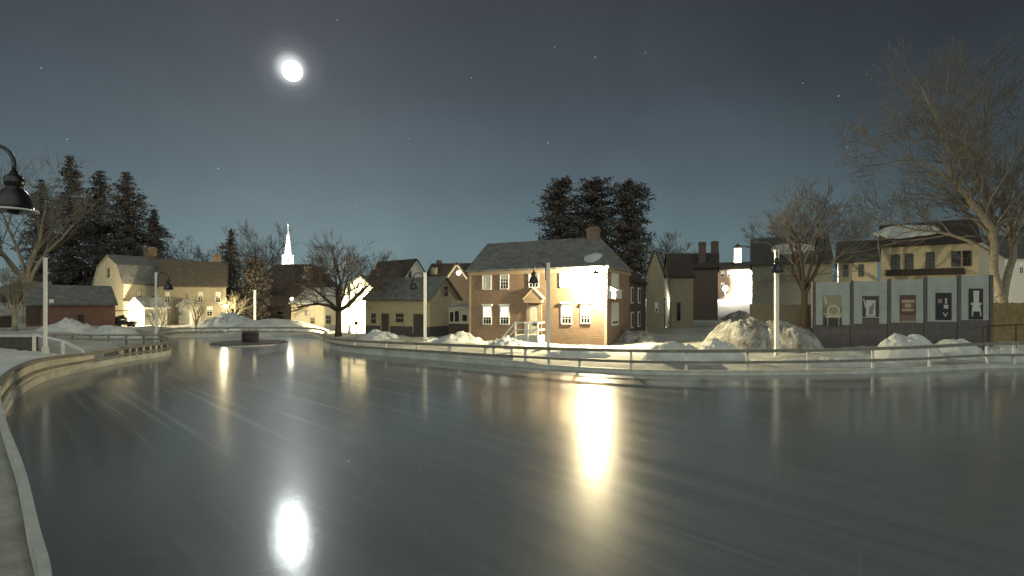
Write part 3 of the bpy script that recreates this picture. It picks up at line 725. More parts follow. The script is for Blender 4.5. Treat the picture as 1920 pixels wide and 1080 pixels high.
tw = House('dark_gable_house', 'dark house with pale edged cross gable and a round lit lamp', 'house', P(796, 67), P(892, 66), 7.0, .2, 6.0, 8.3, M['darkwall'], M['roofdark'])
twg = House('', '', '', P(836, 62.5), P(877, 62.5), 4.3, .2, 6.0, 7.9, M['darkwall'], M['roofdark'], ridge='y', parent=tw, prefix='cross_gable_', rake=M['offwhite'])
tw.chimney(1.0, 1.4, .9, .8, 7.6, M['tan']); tw.chimney(.9, 3.6, .6, .6, 8.8, M['brickdark'])
b = MB(); u, z = twg.px2face('front', 860, 512); b.tube([(u, -.02, z), (u, -.16, z)], .3, 16); o = b.build('gable_lamp', emit('round_lamp', (1, .97, .9), 2.5), tw.root); twg._move(o, tw)

# right of the main house
tall = House('narrow_gable_house', 'narrow yellowish gable house behind the right side of the brown house', 'house', P(1212, 46.95), P(1245, 46.5), 6.0, .45, 5.6, 7.8, M['tan'], M['roofdark'], ridge='y', over=.12)
tall.window('front', (1229, 568, 1233, 584), 1, 3, .6)
alley = House('alley_house', 'pale house with a brightly lit side wall facing the alley', 'house', P(1258.5, 51.5), P(1300, 51.2), 5.2, .55, 5.75, 8.1, M['tan'], M['roofdark'])
alley.window('front', (1270, 568, 1275, 600), 1, 4, 0, M['darkdoor'])
b = MB(); b.box(-.012, .01, -.2, -.002, 5.19, 5.1); b.build('side_cladding', M['offwhite'], alley.root)
bk = House('dark_brick_house', 'dark brick house with two chimneys beside the glaring street', 'house', P(1287, 61.3), P(1346, 60), 8.0, 1.0, 7.2, 9.15, M['brickdark'], M['roofdark'])
bk.chimney(bk.L*.5, 1.5, .85, .8, 10.3, M['brickdark']); bk.chimney(bk.L*.9, 4.0, .9, .9, 10.6, M['brickdark'])
far = House('far_brick_building', 'far brick building across the street below the lit cupola', 'building', P(1340, 150), P(1420, 145), 12, 3.6, 12.6, 15.0, M['brick'], M['roofdark'])
for r in ((1352, 509, 1358, 519), (1365, 509, 1371, 519), (1400, 532, 1404, 542), (1392, 509, 1398, 519), (1352, 530, 1358, 540), (1406, 509, 1411, 519), (1393, 548, 1397, 556), (1403, 546, 1408, 556)):
    far.window('front', r, 2, 3, .5)
b = MB(); u, z = far.px2face('front', 1382, 492)
b.box(u-1.0, 3.0, 11.0, u+1.0, 5.0, 12.9); b.build('cupola_base', M['offwhite'], far.roof)
b = MB(); b.box(u-.95, 3.05, 12.92, u+.95, 4.95, 15.4); cp = b.build('cupola_lantern', M['lantern'], far.roof)
b = MB(); b.lathe((u, 4, 15.42), [(1.5, 0), (1.35, .35), (.25, 1.2), (.06, 1.3), (.05, 3.0)], 8, False); b.build('cupola_roof', M['roofdark'], far.roof)

r1 = House('grey_green_house', 'grey green house with snowy roof and one small window behind the bare tree', 'house', P(1411, 47), P(1560, 44.4), 7.0, 1.2, 6.6, 9.2, M['greywall'], M['shingle'])

r1.window('front', (1486, 507, 1494, 519), 2, 2, 0, M['tan'])
r2 = House('pale_house', 'pale cream house with two shuttered windows above the display panels', 'house', P(1572, 46), P(1645, 44.5), 6.0, 1.2, 6.75, 8.7, M['cream'], M['shingle'])
for r in ((1582, 497, 1590, 518), (1610, 496, 1619, 518)): r2.window('front', r, 2, 4, 0, M['greywall'])
r3 = House('yellow_row_house', 'yellow house with five dark windows and a snow patched dark roof', 'house', P(1652, 44), P(1836, 40.3), 7.0, 1.2, 7.9, 10.0, M['beige'], M['roofdark'])
for r in ((1672, 478, 1686, 505), (1698, 477, 1711, 504), (1737, 474, 1751, 501), (1785, 472, 1800, 499), (1806, 471, 1820, 498)): r3.window('front', r, 2, 4, 0, M['darkdoor'])
u0, z0, u1, z1 = r3.rect('front', 1700, 503, 1815, 516)
b = MB(); b.prism([(.3, .004, z0), (.3, 1.0, z0), (.3, .004, z1)], (r3.L-1.2, 0, 0)); r3.place('front', b).build('pent_roof', M['roofdark'], r3.root)
roof_snow(r1, 'roof_snow_patch', 'long pale snow patch lying on the roof of the grey green house', 3.4, 1.7, 2.2, .8, 5)
roof_snow(r3, 'roof_snow_patch', 'pale snow patch lying on the dark roof of the yellow house with five windows', 1.7, 2.0, 2.3, 1.3, 9)
r4 = House('white_corner_house', 'brightly lit white house at the far right edge behind the big tree', 'house', P(1884, 58), P(2010, 58), 7.0, 1.5, 8.2, 11.0, M['offwhite'], M['shingle'])
for r in ((1890, 492, 1897, 512), (1911, 492, 1918, 512)): r4.window('front', r, 2, 4, .4)
far2 = House('left_edge_shed', 'little dark shed at the left edge of the view', 'shed', P(-30, 44), P(22, 46), 3.0, .8, 2.0, 2.9, M['darkwall'], M['roofsnow'])

# church steeple
def steeple():
    Y = 230; x = X(540, Y); root = empty('church_steeple', (x, Y, 0)); tag(root, 'floodlit white church steeple rising above the dark roofs', 'steeple')
    zb = Z(520, Y)
    b = MB(); b.box(-2.2, -2.2, -1, 2.2, 2.2, Z(497, Y)); b.build('tower', M['white'], root)
    b = MB(); z0, z1 = Z(496, Y), Z(478, Y)
    b.box(-1.9, -1.9, z0, 1.9, 1.9, z0+.6)
    for sx in (-1, 1):
        for sy in (-1, 1): b.box(sx*1.55-.3, sy*1.55-.3, z0+.6, sx*1.55+.3, sy*1.55+.3, z1-.5)
    b.box(-1.1, -1.1, z0+.6, 1.1, 1.1, z1-.5); b.box(-1.95, -1.95, z1-.5, 1.95, 1.95, z1); b.build('belfry', M['white'], root)
    b = MB(); z2 = Z(466, Y); b.lathe((0, 0, z1), [(1.65, 0), (1.5, .4), (1.3, z2-z1-.3), (1.45, z2-z1)], 8, False); b.build('lantern_stage', M['white'], root)
    b = MB(); zt = Z(424, Y); b.lathe((0, 0, z2), [(1.3, 0), (.58, (zt-z2)*.62), (.12, zt-z2)], 8, False); b.build('spire', M['white'], root)
    b = MB(); b.lathe((0, 0, zt), [(.12, 0), (.3, .35), (.3, .55), (.1, .9), (.07, Z(417, Y)-zt)], 8, True); b.build('finial', M['white'], root)
    for dx in (-16, 16):
        point_light('steeple_flood', (x+dx, Y-20, 16), 110000, (1, .98, .88), spot=60, aim=(x, Y, 33), size=.3)
steeple()

# ------------------------------------------------------------------ lamp posts
def lamp_post(px, Y, z0, ztop, ang, label, w=.20, lamp=True, arm_len=.9, x=None):
    X0 = X(px, Y) if x is None else x
    root = empty('lamp_post', (X0, Y, z0)); tag(root, label, 'lamp post', 'lamp posts round the rink')
    h = ztop-z0; b = MB(); b.box(-w/2, -w/2, -.3, w/2, w/2, h); b.build('pole', M['white'], root)
    b = MB(); b.box(-w/2-.04, -w/2-.04, -.25, w/2+.04, w/2+.04, .12); b.build('base_collar', M['plank'], root)
    b = MB(); b.prism([(-w/2-.02, -w/2-.02, h), (w/2+.02, -w/2-.02, h), (w/2+.02, w/2+.02, h), (-w/2-.02, w/2+.02, h)], (0, 0, .04)); b.build('pole_cap', M['white'], root)
    if not lamp: return root
    c, s_ = math.cos(ang), math.sin(ang)
    pts = []
    o0 = w/2+.06
    pts.append((o0*c, o0*s_, h-1.05)); pts.append((o0*c, o0*s_, h-.35))
    r = (arm_len-o0)/2
    for k in range(1, 13):
        a = math.pi*(1-k/12); q = o0+r+r*math.cos(a); pts.append((q*c, q*s_, h-.35+r*math.sin(a)))
    pts.append((arm_len*c, arm_len*s_, h-.5))
    b = MB(); b.tube(pts, .035, 8)
    for z in (h-1.0, h-.45): b.box(min(0, o0*c)-.03, min(0, o0*s_)-.03, z-.03, max(0, o0*c)+.03, max(0, o0*s_)+.03, z+.03)
    b.build('arm', M['blackgloss'], root)
    b = MB(); cz = h-1.22
    b.lathe((arm_len*c, arm_len*s_, cz), [(.335, 0), (.345, .015), (.335, .035), (.30, .05), (.285, .12), (.25, .26), (.19, .37), (.12, .44), (.12, .46), (.15, .48), (.15, .62), (.12, .66), (.07, .70), (.05, .76)], 24)
    sh = b.build('lamp_shade', M['blackgloss'], root)
    b = MB(); n = 28; R1 = .345
    b.tube([(arm_len*c+R1*math.cos(2*math.pi*k/n), arm_len*s_+R1*math.sin(2*math.pi*k/n), cz+.012) for k in range(n+1)], .02, 6, False); b.build('rim', M['white'] if px is None else M['blackgloss'], sh)  # nearest rim is white: a reflection painted onto the black shade
    b = MB(); b.lathe((arm_len*c, arm_len*s_, cz-.06), [(.06, 0), (.1, .03), (.11, .058)], 12); b.build('bulb', M['glass'], sh)
    return root
lamp_post(85, 22.9, 1.0, 5.06, 0, 'plain white pole without a lamp on the snow bank at left', .105, lamp=False)
lamp_post(293, 38, .35, 5.28, 0.0, 'white lamp post with black crook lamp hanging right beside the barn yard', .135)
lamp_post(478, 60, .15, 4.5, math.pi, 'small distant lamp post rising behind the wide snow mound')
lamp_post(655, 48, .1, 5.05, math.pi, 'white lamp post in front of the glaring white barn')
lamp_post(797, 39.5, .1, 5.36, math.pi, 'white lamp post standing before the yellow house')
lamp_post(1028, 32, .12, 5.53, math.pi, 'white lamp post standing before the brown house door')
lamp_post(1456, 28, .15, 5.93, R(-115), 'white lamp post before the dirty snow heaps', .185, arm_len=.7)
lamp_post(None, 9.7, -.1, 6.05, 0.0, 'nearest black bell lamp on a curved arm at the upper left edge', .2, x=-10.33)

# ------------------------------------------------------------------ display panels
def panels():
    tops = [529, 527, 524, 520, 517]; xs = [1526, 1597, 1667, 1735, 1798, 1858]
    Yl = [30.0, 29.8, 29.6, 29.4, 29.2, 29.0]
    bases = [609, 607, 605, 603, 600]; bots = [655, 652, 650, 646, 641]
    pics = [(1543, 553, 1578, 612), (1617, 555, 1648, 610), (1687, 553, 1717, 604), (1754, 549, 1784, 600), (1816, 541, 1843, 599)]
    labels = ['grey display panel with a poster of a cream round backed chair', 'grey display panel with a poster of a framed picture in a dark surround',
              'grey display panel with a poster of a reddish brown chest', 'grey display panel with a black poster holding small white objects', 'grey display panel with a poster of a tall white chair']
    for i in range(5):
        a, b_ = P(xs[i], Yl[i]), P(xs[i+1], Yl[i+1]); d = b_-a; L = d.length; rz = math.atan2(d.y, d.x); Ym = (Yl[i]+Yl[i+1])/2
        zt, zm, zb = Z(tops[i], Ym), Z(bases[i], Ym), .05
        root = empty('display_panel', (a.x, a.y, zb), rz); tag(root, labels[i], 'display panel', 'display panels in a row right of the dirty snow heaps')
        g = .10
        b = MB(); b.box(g, 0, zm-zb, L-g, .09, zt-zb); b.build('board', M['panel'], root)
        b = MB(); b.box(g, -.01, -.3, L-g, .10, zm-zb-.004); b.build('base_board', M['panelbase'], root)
        b = MB(); b.box(-.09, -.04, -.3, .09, .14, zt-zb+.05)
        if i == 4: b.box(L-.09, -.04, -.3, L+.09, .14, zt-zb+.05)
        b.build('upright', M['panelbase'], root)
        x0, y0, x1, y1 = pics[i]
        u0 = (x0-xs[i])/(xs[i+1]-xs[i])*L; u1 = (x1-xs[i])/(xs[i+1]-xs[i])*L; z0, z1 = Z(y1, Ym)-zb, Z(y0, Ym)-zb
        cols = [(.20, .18, .12), (.06, .055, .05), (.10, .06, .045), (.018, .017, .02), (.025, .022, .022)]
        pm = mat('poster_ground', cols[i], .5, .3, 3)
        b = MB(); b.box(u0, -.022, z0, u1, -.013, z1); po = b.build('poster', pm, root)
        W, H = u1-u0, z1-z0; m = MB()
        def q(fx0, fz0, fx1, fz1, k=0): m.box(u0+W*fx0, -.030-.003*k, z0+H*fz0, u0+W*fx1, -.0225-.003*k, z0+H*fz1)
        def poly(pts, k=0): m.prism([(u0+W*x, -.030-.003*k, z0+H*z) for x, z in pts], (0, .007, 0))
        def disc(cx, cz, rx, rz_, k=0, n=18): poly([(cx+rx*math.cos(2*math.pi*t/n), cz+rz_*math.sin(2*math.pi*t/n)) for t in range(n)], k)
        A_ = mat('print_light', [(.52, .48, .33), (.50, .51, .45), (.44, .33, .24), (.50, .50, .48), (.55, .55, .53)][i], .5, .2, 6)
        B_ = mat('print_mid', [(.30, .27, .17), (.22, .23, .2), (.20, .12, .08), (.22, .2, .19), (.3, .3, .29)][i], .5, .2, 6)
        D_ = mat('print_dark', [(.05, .045, .04), (.12, .09, .08), (.05, .03, .025), (.03, .03, .03), (.05, .045, .045)][i], .5, .2, 6)
        if i == 0:
            m.cur = 1; q(.0, .62, 1, 1); m.cur = 2; q(0, 0, 1, .28)
            m.cur = 0; disc(.55, .50, .36, .19, 1); m.cur = 1; disc(.55, .50, .26, .13, 2)
            m.cur = 0; q(.15, .28, .95, .36, 3); q(.05, .38, .22, .42, 3); q(.86, .38, 1.0, .42, 3); poly([(.02, .95), (.10, .95), (.22, .72), (.14, .70)], 3)
            m.cur = 1; q(.2, .02, .27, .28, 3); q(.8, .02, .87, .28, 3)
        elif i == 1:
            m.cur = 2; q(0, 0, 1, .22); m.cur = 0; q(.2, .3, .78, .86, 1); poly([(.02, .9), (.1, .9), (.24, .6), (.16, .6)], 1)
            m.cur = 1; disc(.5, .52, .13, .14, 2); q(.35, .38, .62, .42, 2); disc(.62, .66, .08, .1, 2); m.cur = 0; q(.0, .26, 1, .285, 1)
        elif i == 2:
            m.cur = 0; q(.1, .72, .9, .82, 1); q(.12, .4, .86, .48, 1); m.cur = 1; q(.14, .48, .88, .72, 1); m.cur = 0; disc(.5, .6, .2, .08, 2); m.cur = 1; q(.0, .06, 1, .26, 1); m.cur = 0; q(.05, .01, .95, .05, 1)
        elif i == 3:
            m.cur = 1; q(.12, .62, .4, .78, 1); m.cur = 0; q(.58, .6, .7, .80, 1); q(.5, .42, .78, .56, 1); poly([(.42, .28), (.5, .28), (.58, .17), (.7, .28), (.76, .28), (.6, .1)], 1)
        else:
            m.cur = 0; poly([(.3, .93), (.72, .93), (.68, .5), (.34, .5)], 1); q(.14, .47, .88, .54, 2); poly([(.26, .47), (.76, .47), (.84, .26), (.2, .26)], 1); m.cur = 0
            poly([(.2, .26), (.3, .26), (.26, .1), (.2, .1)], 2); poly([(.74, .26), (.84, .26), (.86, .1), (.8, .1)], 2)
        m.build('print', [A_, B_, D_], po)
panels()

# ------------------------------------------------------------------ fences and rails
def board_fence(name, label, a, b_, z0, z1, m, posts=4):
    d = b_-a; L = d.length; root = empty(name, (a.x, a.y, 0), math.atan2(d.y, d.x)); tag(root, label, 'fence')
    b = MB(); n = max(3, int(L/.15))
    for k in range(n):
        b.box(L*k/n+.004, 0, z0, L*(k+1)/n-.004, .025, z1 + .03*noise.noise(Vector((k*.7, 3, 1))))
    b.build('boards', m, root)
    b = MB()
    for z in (z0+.35, z1-.25): b.box(0, .03, z, L, .09, z+.09)
    b.build('stringer', m, root)
    for k in range(posts+1):
        b = MB(); x = L*k/posts; b.box(x-.05, .092, z0-.3, x+.05, .19, z1+.05); b.build('post', m, root)
board_fence('board_fence', 'dark board fence in front of the grey green house', P(1408, 41), P(1522, 40), .3, Z(571, 41), M['fence'])
board_fence('board_fence', 'brown lit board fence behind the foot of the big tree', P(1842, 33.5), P(1960, 33), .3, Z(568, 33), M['fencelit'])
def pipe_rail():
    root = empty('guard_rail', (X(1843, 26.8), 26.8, 0)); tag(root, 'thin dark metal guard rail right of the display panels', 'railing')
    pts = [(X(px, 26.8)-X(1843, 26.8), 0, Z(py, 26.8)) for px, py in ((1843, 613), (1852, 611), (1905, 609), (1960, 607))]
    b = MB(); b.tube(pts, .03, 8); b.build('hand_rail', M['darkbark'], root)
    for x, z in ((pts[0][0], pts[0][2]), (pts[1][0], pts[1][2]), (pts[2][0], pts[2][2]), (pts[3][0], pts[3][2])):
        b = MB(); b.tube([(x, 0, .2), (x, 0, z)], .028, 8); b.build('post', M['darkbark'], root)
pipe_rail()
def ramp():
    Y = 26.0; root = empty('ramp_wall', (X(0, Y), Y, 0)); tag(root, 'low dark wall with pale coping at the left edge behind the snow bank', 'wall')
    x0, x1 = X(-40, Y)-X(0, Y), X(62, Y)-X(0, Y)
    b = MB(); b.box(x0, 0, .2, x1, .3, Z(632, Y)); b.build('wall_body', M['foundation'], root)
    b = MB(); b.box(x0, -.05, Z(632, Y)+.003, x1+.05, .35, Z(627, Y)); b.build('coping', M['plank'], root)
    r2_ = empty('hand_rail', (0, 0, 0)); tag(r2_, 'white sloping handrail right of the plain white pole', 'railing')
    pts = [(X(64, 25.8), 25.8, Z(627, 25.8)), (X(118, 25.4), 25.4, Z(639, 25.4)), (X(156, 24.9), 24.9, Z(658, 24.9))]
    b = MB(); b.bar(pts[0], pts[1], .09, .09); b.bar(pts[1], pts[2], .09, .09); b.build('rail', M['white'], r2_)
    for p in pts:
        b = MB(); b.box(p[0]-.05, p[1]-.05, .1, p[0]+.05, p[1]+.05, p[2]-.05); b.build('post', M['white'], r2_)
ramp()
def low_fence():
    root = empty('yard_fence', (0, 0, 0)); tag(root, 'weathered low rail fence on the snow bank before the red barn', 'fence')
    a, c = P(28, 33), P(300, 35); n = 9
    for z0 in (.98, .70):
        b = MB(); b.bar((a.x, a.y, z0), (c.x, c.y, z0-.12), .06, .12); b.build('rail', M['rail'], root)
    for k in range(n):
        p = a+(c-a)*k/(n-1); b = MB(); b.box(p.x-.05, p.y+.04, .2, p.x+.05, p.y+.13, 1.05-.12*k/(n-1)); b.build('post', M['rail'], root)
low_fence()

# ------------------------------------------------------------------ snow heaps
def heap(label, cx, cy, rx, ry, h, seed, rot=0.0, m='snow', rough=.3, z0=None, name='snow_heap', flat=1.9, lump=0.0):
    nr, na = 34, 96; base = gz(cx, cy) if z0 is None else z0; vs = [(0, 0, 0)]; fs = []
    sd = Vector((seed*13.1, seed*7.7, seed*3.3))
    def hz(x, y, r):
        p = Vector((x, y, 0))*.9 + sd
        f = noise.fractal(p, .8, 2.1, 6); g = abs(noise.noise(p*2.3)); q = noise.fractal(p*3.1, .7, 2.2, 4)
        env = max(0, 1-r**flat); c = lump*h*(max(0, noise.noise(p*4.7))**.7*.4 + abs(noise.noise(p*9.1))*.35 + abs(noise.noise(p*15))*.2)*(1-r**4)
        return h*env*(1+rough*f*.75) + h*.35*rough*(g-.25)*(1-r**4) + min(.22, h*.28)*rough*q*(1-r**3) + c
    vs[0] = (0, 0, hz(0, 0, 0))
    for i in range(1, nr+1):
        r = i/nr
        for k in range(na):
            a = 2*math.pi*k/na; e = 1+.22*noise.noise(Vector((math.cos(a)*1.3, math.sin(a)*1.3, seed)))
            x, y = rx*r*e*math.cos(a), ry*r*e*math.sin(a)
            vs.append((x, y, hz(x, y, r) if i < nr else -.35))
    for k in range(na): fs.append((0, 1+k, 1+(k+1) % na))
    for i in range(nr-1):
        for k in range(na):
            k2 = (k+1) % na; fs.append((1+i*na+k, 1+(i+1)*na+k, 1+(i+1)*na+k2, 1+i*na+k2))
    fs.append(tuple(reversed([1+(nr-1)*na+k for k in range(na)])))
    b = MB(); b.add(vs, fs, True); b.sm = [i % 3 != 0 or True for i in range(len(b.f))]
    o = b.build(name, M[m]); o.location = (cx, cy, base-.06); o.rotation_euler = (0, 0, rot); tag(o, label, 'snow heap', 'snow heaps round the rink'); return o
def heap_px(label, px, Y, wpx, hpy, seed, ry=None, m='snow', rough=.3, **kw):
    w = wpx/F*Y/2; x = X(px, Y); g = gz(x, Y); heap(label, x, Y, w, ry or w*.6, max(.2, Z(hpy, Y)-g), seed, 0, m, rough, **kw)
heap_px('long smooth snow mound behind the island, left hump', 435, 52, 130, 589, 1, 2.6, rough=.45)
heap_px('wide smooth snow mound behind the round island', 512, 50.5, 190, 597, 2, 3.0, rough=.12)
heap_px('snow heap with floodlit crest left of the yellow house', 712, 41.5, 85, 620, 3, 1.8, rough=.6)
heap_px('grey snow heap before the raised porch', 862, 38, 100, 624, 4, 1.8, rough=.6)
heap_px('snow heap before the left windows of the brown house', 953, 33.5, 95, 632, 5, 1.6, rough=.6)
heap_px('small snow heap at the foot of the lamp post before the yellow house', 805, 38.3, 60, 632, 6, 1.2, rough=.7)
heap_px('highest dirty snow heap left of the lamp post before the dirty heaps', 1400, 31.8, 150, 600, 7, 2.4, 'dirty_snow', .14, flat=2.8, lump=.2)
heap_px('dirty snow heap directly behind the lamp post right of the highest one', 1455, 31.2, 150, 604, 27, 2.0, 'dirty_snow', .16, flat=2.8, lump=.22)
heap_px('brown snow heap beside the display panels', 1490, 29.8, 95, 613, 17, 1.5, 'dirty_snow', .22, flat=2.2, lump=.24)
heap_px('bright white snow heap between the floodlit corner and the dirty heaps', 1268, 25.3, 150, 637, 8, 1.4, rough=.3)
heap_px('bluish snow heap right of the bright white heap', 1340, 27.2, 110, 632, 18, 1.4, rough=.6)
heap_px('pale snow heap against the middle display panels', 1697, 26.6, 130, 625, 9, 1.3, rough=.22, flat=2.6)
heap_px('flat snow heap before the right display panels', 1790, 27.4, 120, 634, 10, 1.2, rough=.25)
heap_px('flat dirty snow heap at the right side wall of the brown house', 1195, 38.5, 110, 622, 11, 1.6, 'dirty_snow', .7)
heap('big near snow bank at the left edge under the plain white pole', -23.2, 22.0, 3.9, 2.6, .72, 12, .2, rough=.2)
heap_px('snow heap before the red barn wall', 128, 40, 110, 600, 13, 1.6, rough=.5)
heap_px('low snow heap right of the red barn', 205, 40, 130, 612, 14, 1.8, rough=.4)
heap_px('dirty snow heap at the mouth of the glaring street', 1385, 62, 70, 585, 15, 2.5, 'dirty_snow', .7)
def near_bank():
    seg = RINK[21*8+4:26*8]; offs = (.05, .12, .35, .7, 1.1, 1.6, 2.2, 2.9, 3.6); vs = []; fs = []; n = len(seg); m = len(offs)+1
    for i, p in enumerate(seg):
        a = seg[max(0, i-1)]; b_ = seg[min(n-1, i+1)]; t = Vector((b_[0]-a[0], b_[1]-a[1])).normalized(); nn = Vector((t.y, -t.x))*OUT
        x, y = p[0]+nn.x*.05, p[1]+nn.y*.05; vs.append((x, y, -.1))
        for o in offs:
            x, y = p[0]+nn.x*o, p[1]+nn.y*o; q = noise.fractal(Vector((x, y, 4))*1.1, .9, 2.1, 6); q2 = abs(noise.noise(Vector((x, y, 9))*3.5))
            vs.append((x, y, .93+.10*q*min(1, o*2)+.10*q2*min(1, o)-.25*smooth(1.6, 3.6, o)))
    for i in range(n-1):
        for k in range(m-1): fs.append((i*m+k, i*m+k+1, (i+1)*m+k+1, (i+1)*m+k))
    b = MB(); b.add(vs, fs, True); o = b.build('snow_bank', M['snow_ground']); tag(o, 'icy grey snow bank at the lower left corner outside the barrier', 'snow bank')
near_bank()
heap_px('low snow ridge along the foot of the barrier at right', 1560, 24.6, 330, 668, 19, .9, rough=.5)
heap_px('low snow ridge behind the barrier before the steps', 1085, 28.0, 160, 651, 20, 1.0, rough=.4)
heap_px('snow heap at the far right behind the barrier', 1880, 26.4, 150, 652, 22, 1.1, rough=.5)

# ------------------------------------------------------------------ island, tub, cart
def island():
    Y = 38.5; x = X(468, Y)
    b = MB(); b.lathe((0, 0, -.02), [(2.55, 0), (2.6, .04), (2.58, .12), (2.5, .16)], 40, False); o = b.build('island_platform', M['panelbase']); o.location = (x, Y, .0)
    tag(o, 'low dark round platform sitting on the ice', 'platform')
    b = MB(); b.lathe((0, 0, 0), [(2.62, 0), (2.67, .0), (2.67, .04), (2.62, .05)], 40, False); k = b.build('snow_edge', M['plank'], o)
    root = empty('planter_tub', (x+.05, Y, .14)); tag(root, 'dark round tub with a ring of dry plants on the round platform', 'planter')
    b = MB(); b.lathe((0, 0, 0), [(.52, 0), (.58, .2), (.60, .5), (.56, .72), (.48, .72), (.48, .60)], 24, False); b.build('tub', M['tub'], root)
    b = MB()
    for z in (.16, .56): b.tube([(.605*math.cos(2*math.pi*k/28), .605*math.sin(2*math.pi*k/28), z) for k in range(29)], .02, 6, False)
    b.build('hoop', M['black'], root)
    b = MB(); rnd = random.Random(5)
    for k in range(90):
        a = rnd.uniform(0, 6.28); r0 = rnd.uniform(0, .42); r1 = r0+rnd.uniform(.05, .5); z1 = rnd.uniform(.8, 1.0)
        b.tube([(r0*math.cos(a), r0*math.sin(a), .6), (r1*math.cos(a), r1*math.sin(a), z1)], [.014, .006], 3)
    b.build('dry_plants', M['darktwig'], root)
island()
def cart():
    Y = 51; x = X(233, Y); root = empty('utility_cart', (x, Y, gz(x, Y)), R(20)); tag(root, 'small dark utility cart parked between the red barn and the white shed', 'cart')
    b = MB(); b.box(-.95, -.5, .25, .95, .5, .62); b.box(-.95, -.48, .622, -.35, .48, .8); b.build('body', M['black'], root)
    b = MB(); b.box(-.85, -.55, 1.62, .75, .55, 1.70); b.build('canopy', M['black'], root)
    b = MB(); b.box(-.3, -.45, .63, .2, .45, .75); b.bar((-.3, 0, .75), (-.42, 0, 1.15), .85, .08); b.build('seat', M['tub'], root)
    for sx in (-.8, .7):
        for sy in (-.47, .47):
            b = MB(); b.bar((sx, sy, .62), (sx, sy, 1.62), .04, .04); b.build('canopy_post', M['black'], root)
    for sx in (-.6, .6):
        for sy in (-.52, .52):
            b = MB(); b.tube([(sx, sy-.08, .22), (sx, sy+.08, .22)], .22, 16); b.build('wheel', M['black'], root)
cart()

# ------------------------------------------------------------------ trees
def grow(bt, bc, pos, d, length, rad, level, maxl, rnd, up=.12, spread=.75, kids=6, thin=.008, split=2, wob=.16):
    n = 4 if level < 2 else (3 if level < maxl else 2)
    pts = [Vector(pos)]; rads = [rad]; dd = Vector(d).normalized(); p = Vector(pos)
    for k in range(n):
        dd = (dd + Vector((rnd.gauss(0, wob), rnd.gauss(0, wob), rnd.gauss(0, wob)+up))).normalized()
        p = p + dd*length/n; pts.append(p.copy()); rads.append(max(thin, rad*(1-.62*(k+1)/n)))
    (bt if level < split else bc).tube(pts, rads, 7 if level == 0 else (5 if level < 2 else 3), caps=False)
    if level >= maxl: return
    for k in range(kids):
        t = rnd.uniform(.28, 1.0) if k else 1.0
        i = min(n-1, int(t*n)); q = pts[i].lerp(pts[i+1], t*n-i); base = (pts[i+1]-pts[i]).normalized()
        sd = Vector((rnd.gauss(0, 1), rnd.gauss(0, 1), rnd.gauss(0, .8))); sd = (sd - base*sd.dot(base)).normalized()
        s = spread*rnd.uniform(.6, 1.25) if k else spread*.3
        r0 = rads[i]+(rads[i+1]-rads[i])*(t*n-i)
        grow(bt, bc, q, base*math.cos(s)+sd*math.sin(s), length*rnd.uniform(.48, .72)*(1.1-.35*t), max(thin, r0*rnd.uniform(.5, .72)), level+1, maxl, rnd, up*.9, spread, kids, thin, split, wob)
def bare_tree(name, label, x, y, z0, limbs, seed, bark='bark', twig='twig', maxl=4, kids=6, thin=.008, up=.1, spread=.75, group=None, trunk=None, split=2, cat='tree'):
    rnd = random.Random(seed); root = empty(name, (x, y, z0)); tag(root, label, cat, group)
    bt, bc = MB(), MB()
    if trunk: bt.tube(trunk[0], trunk[1], 12)
    for (p, d, L, r, lv) in limbs: grow(bt, bc, p, d, L, r, lv, maxl, rnd, up, spread, kids, thin, split)
    bt.build('trunk', M[bark], root, fix=False); bc.build('crown', M[twig], root, fix=False); return root

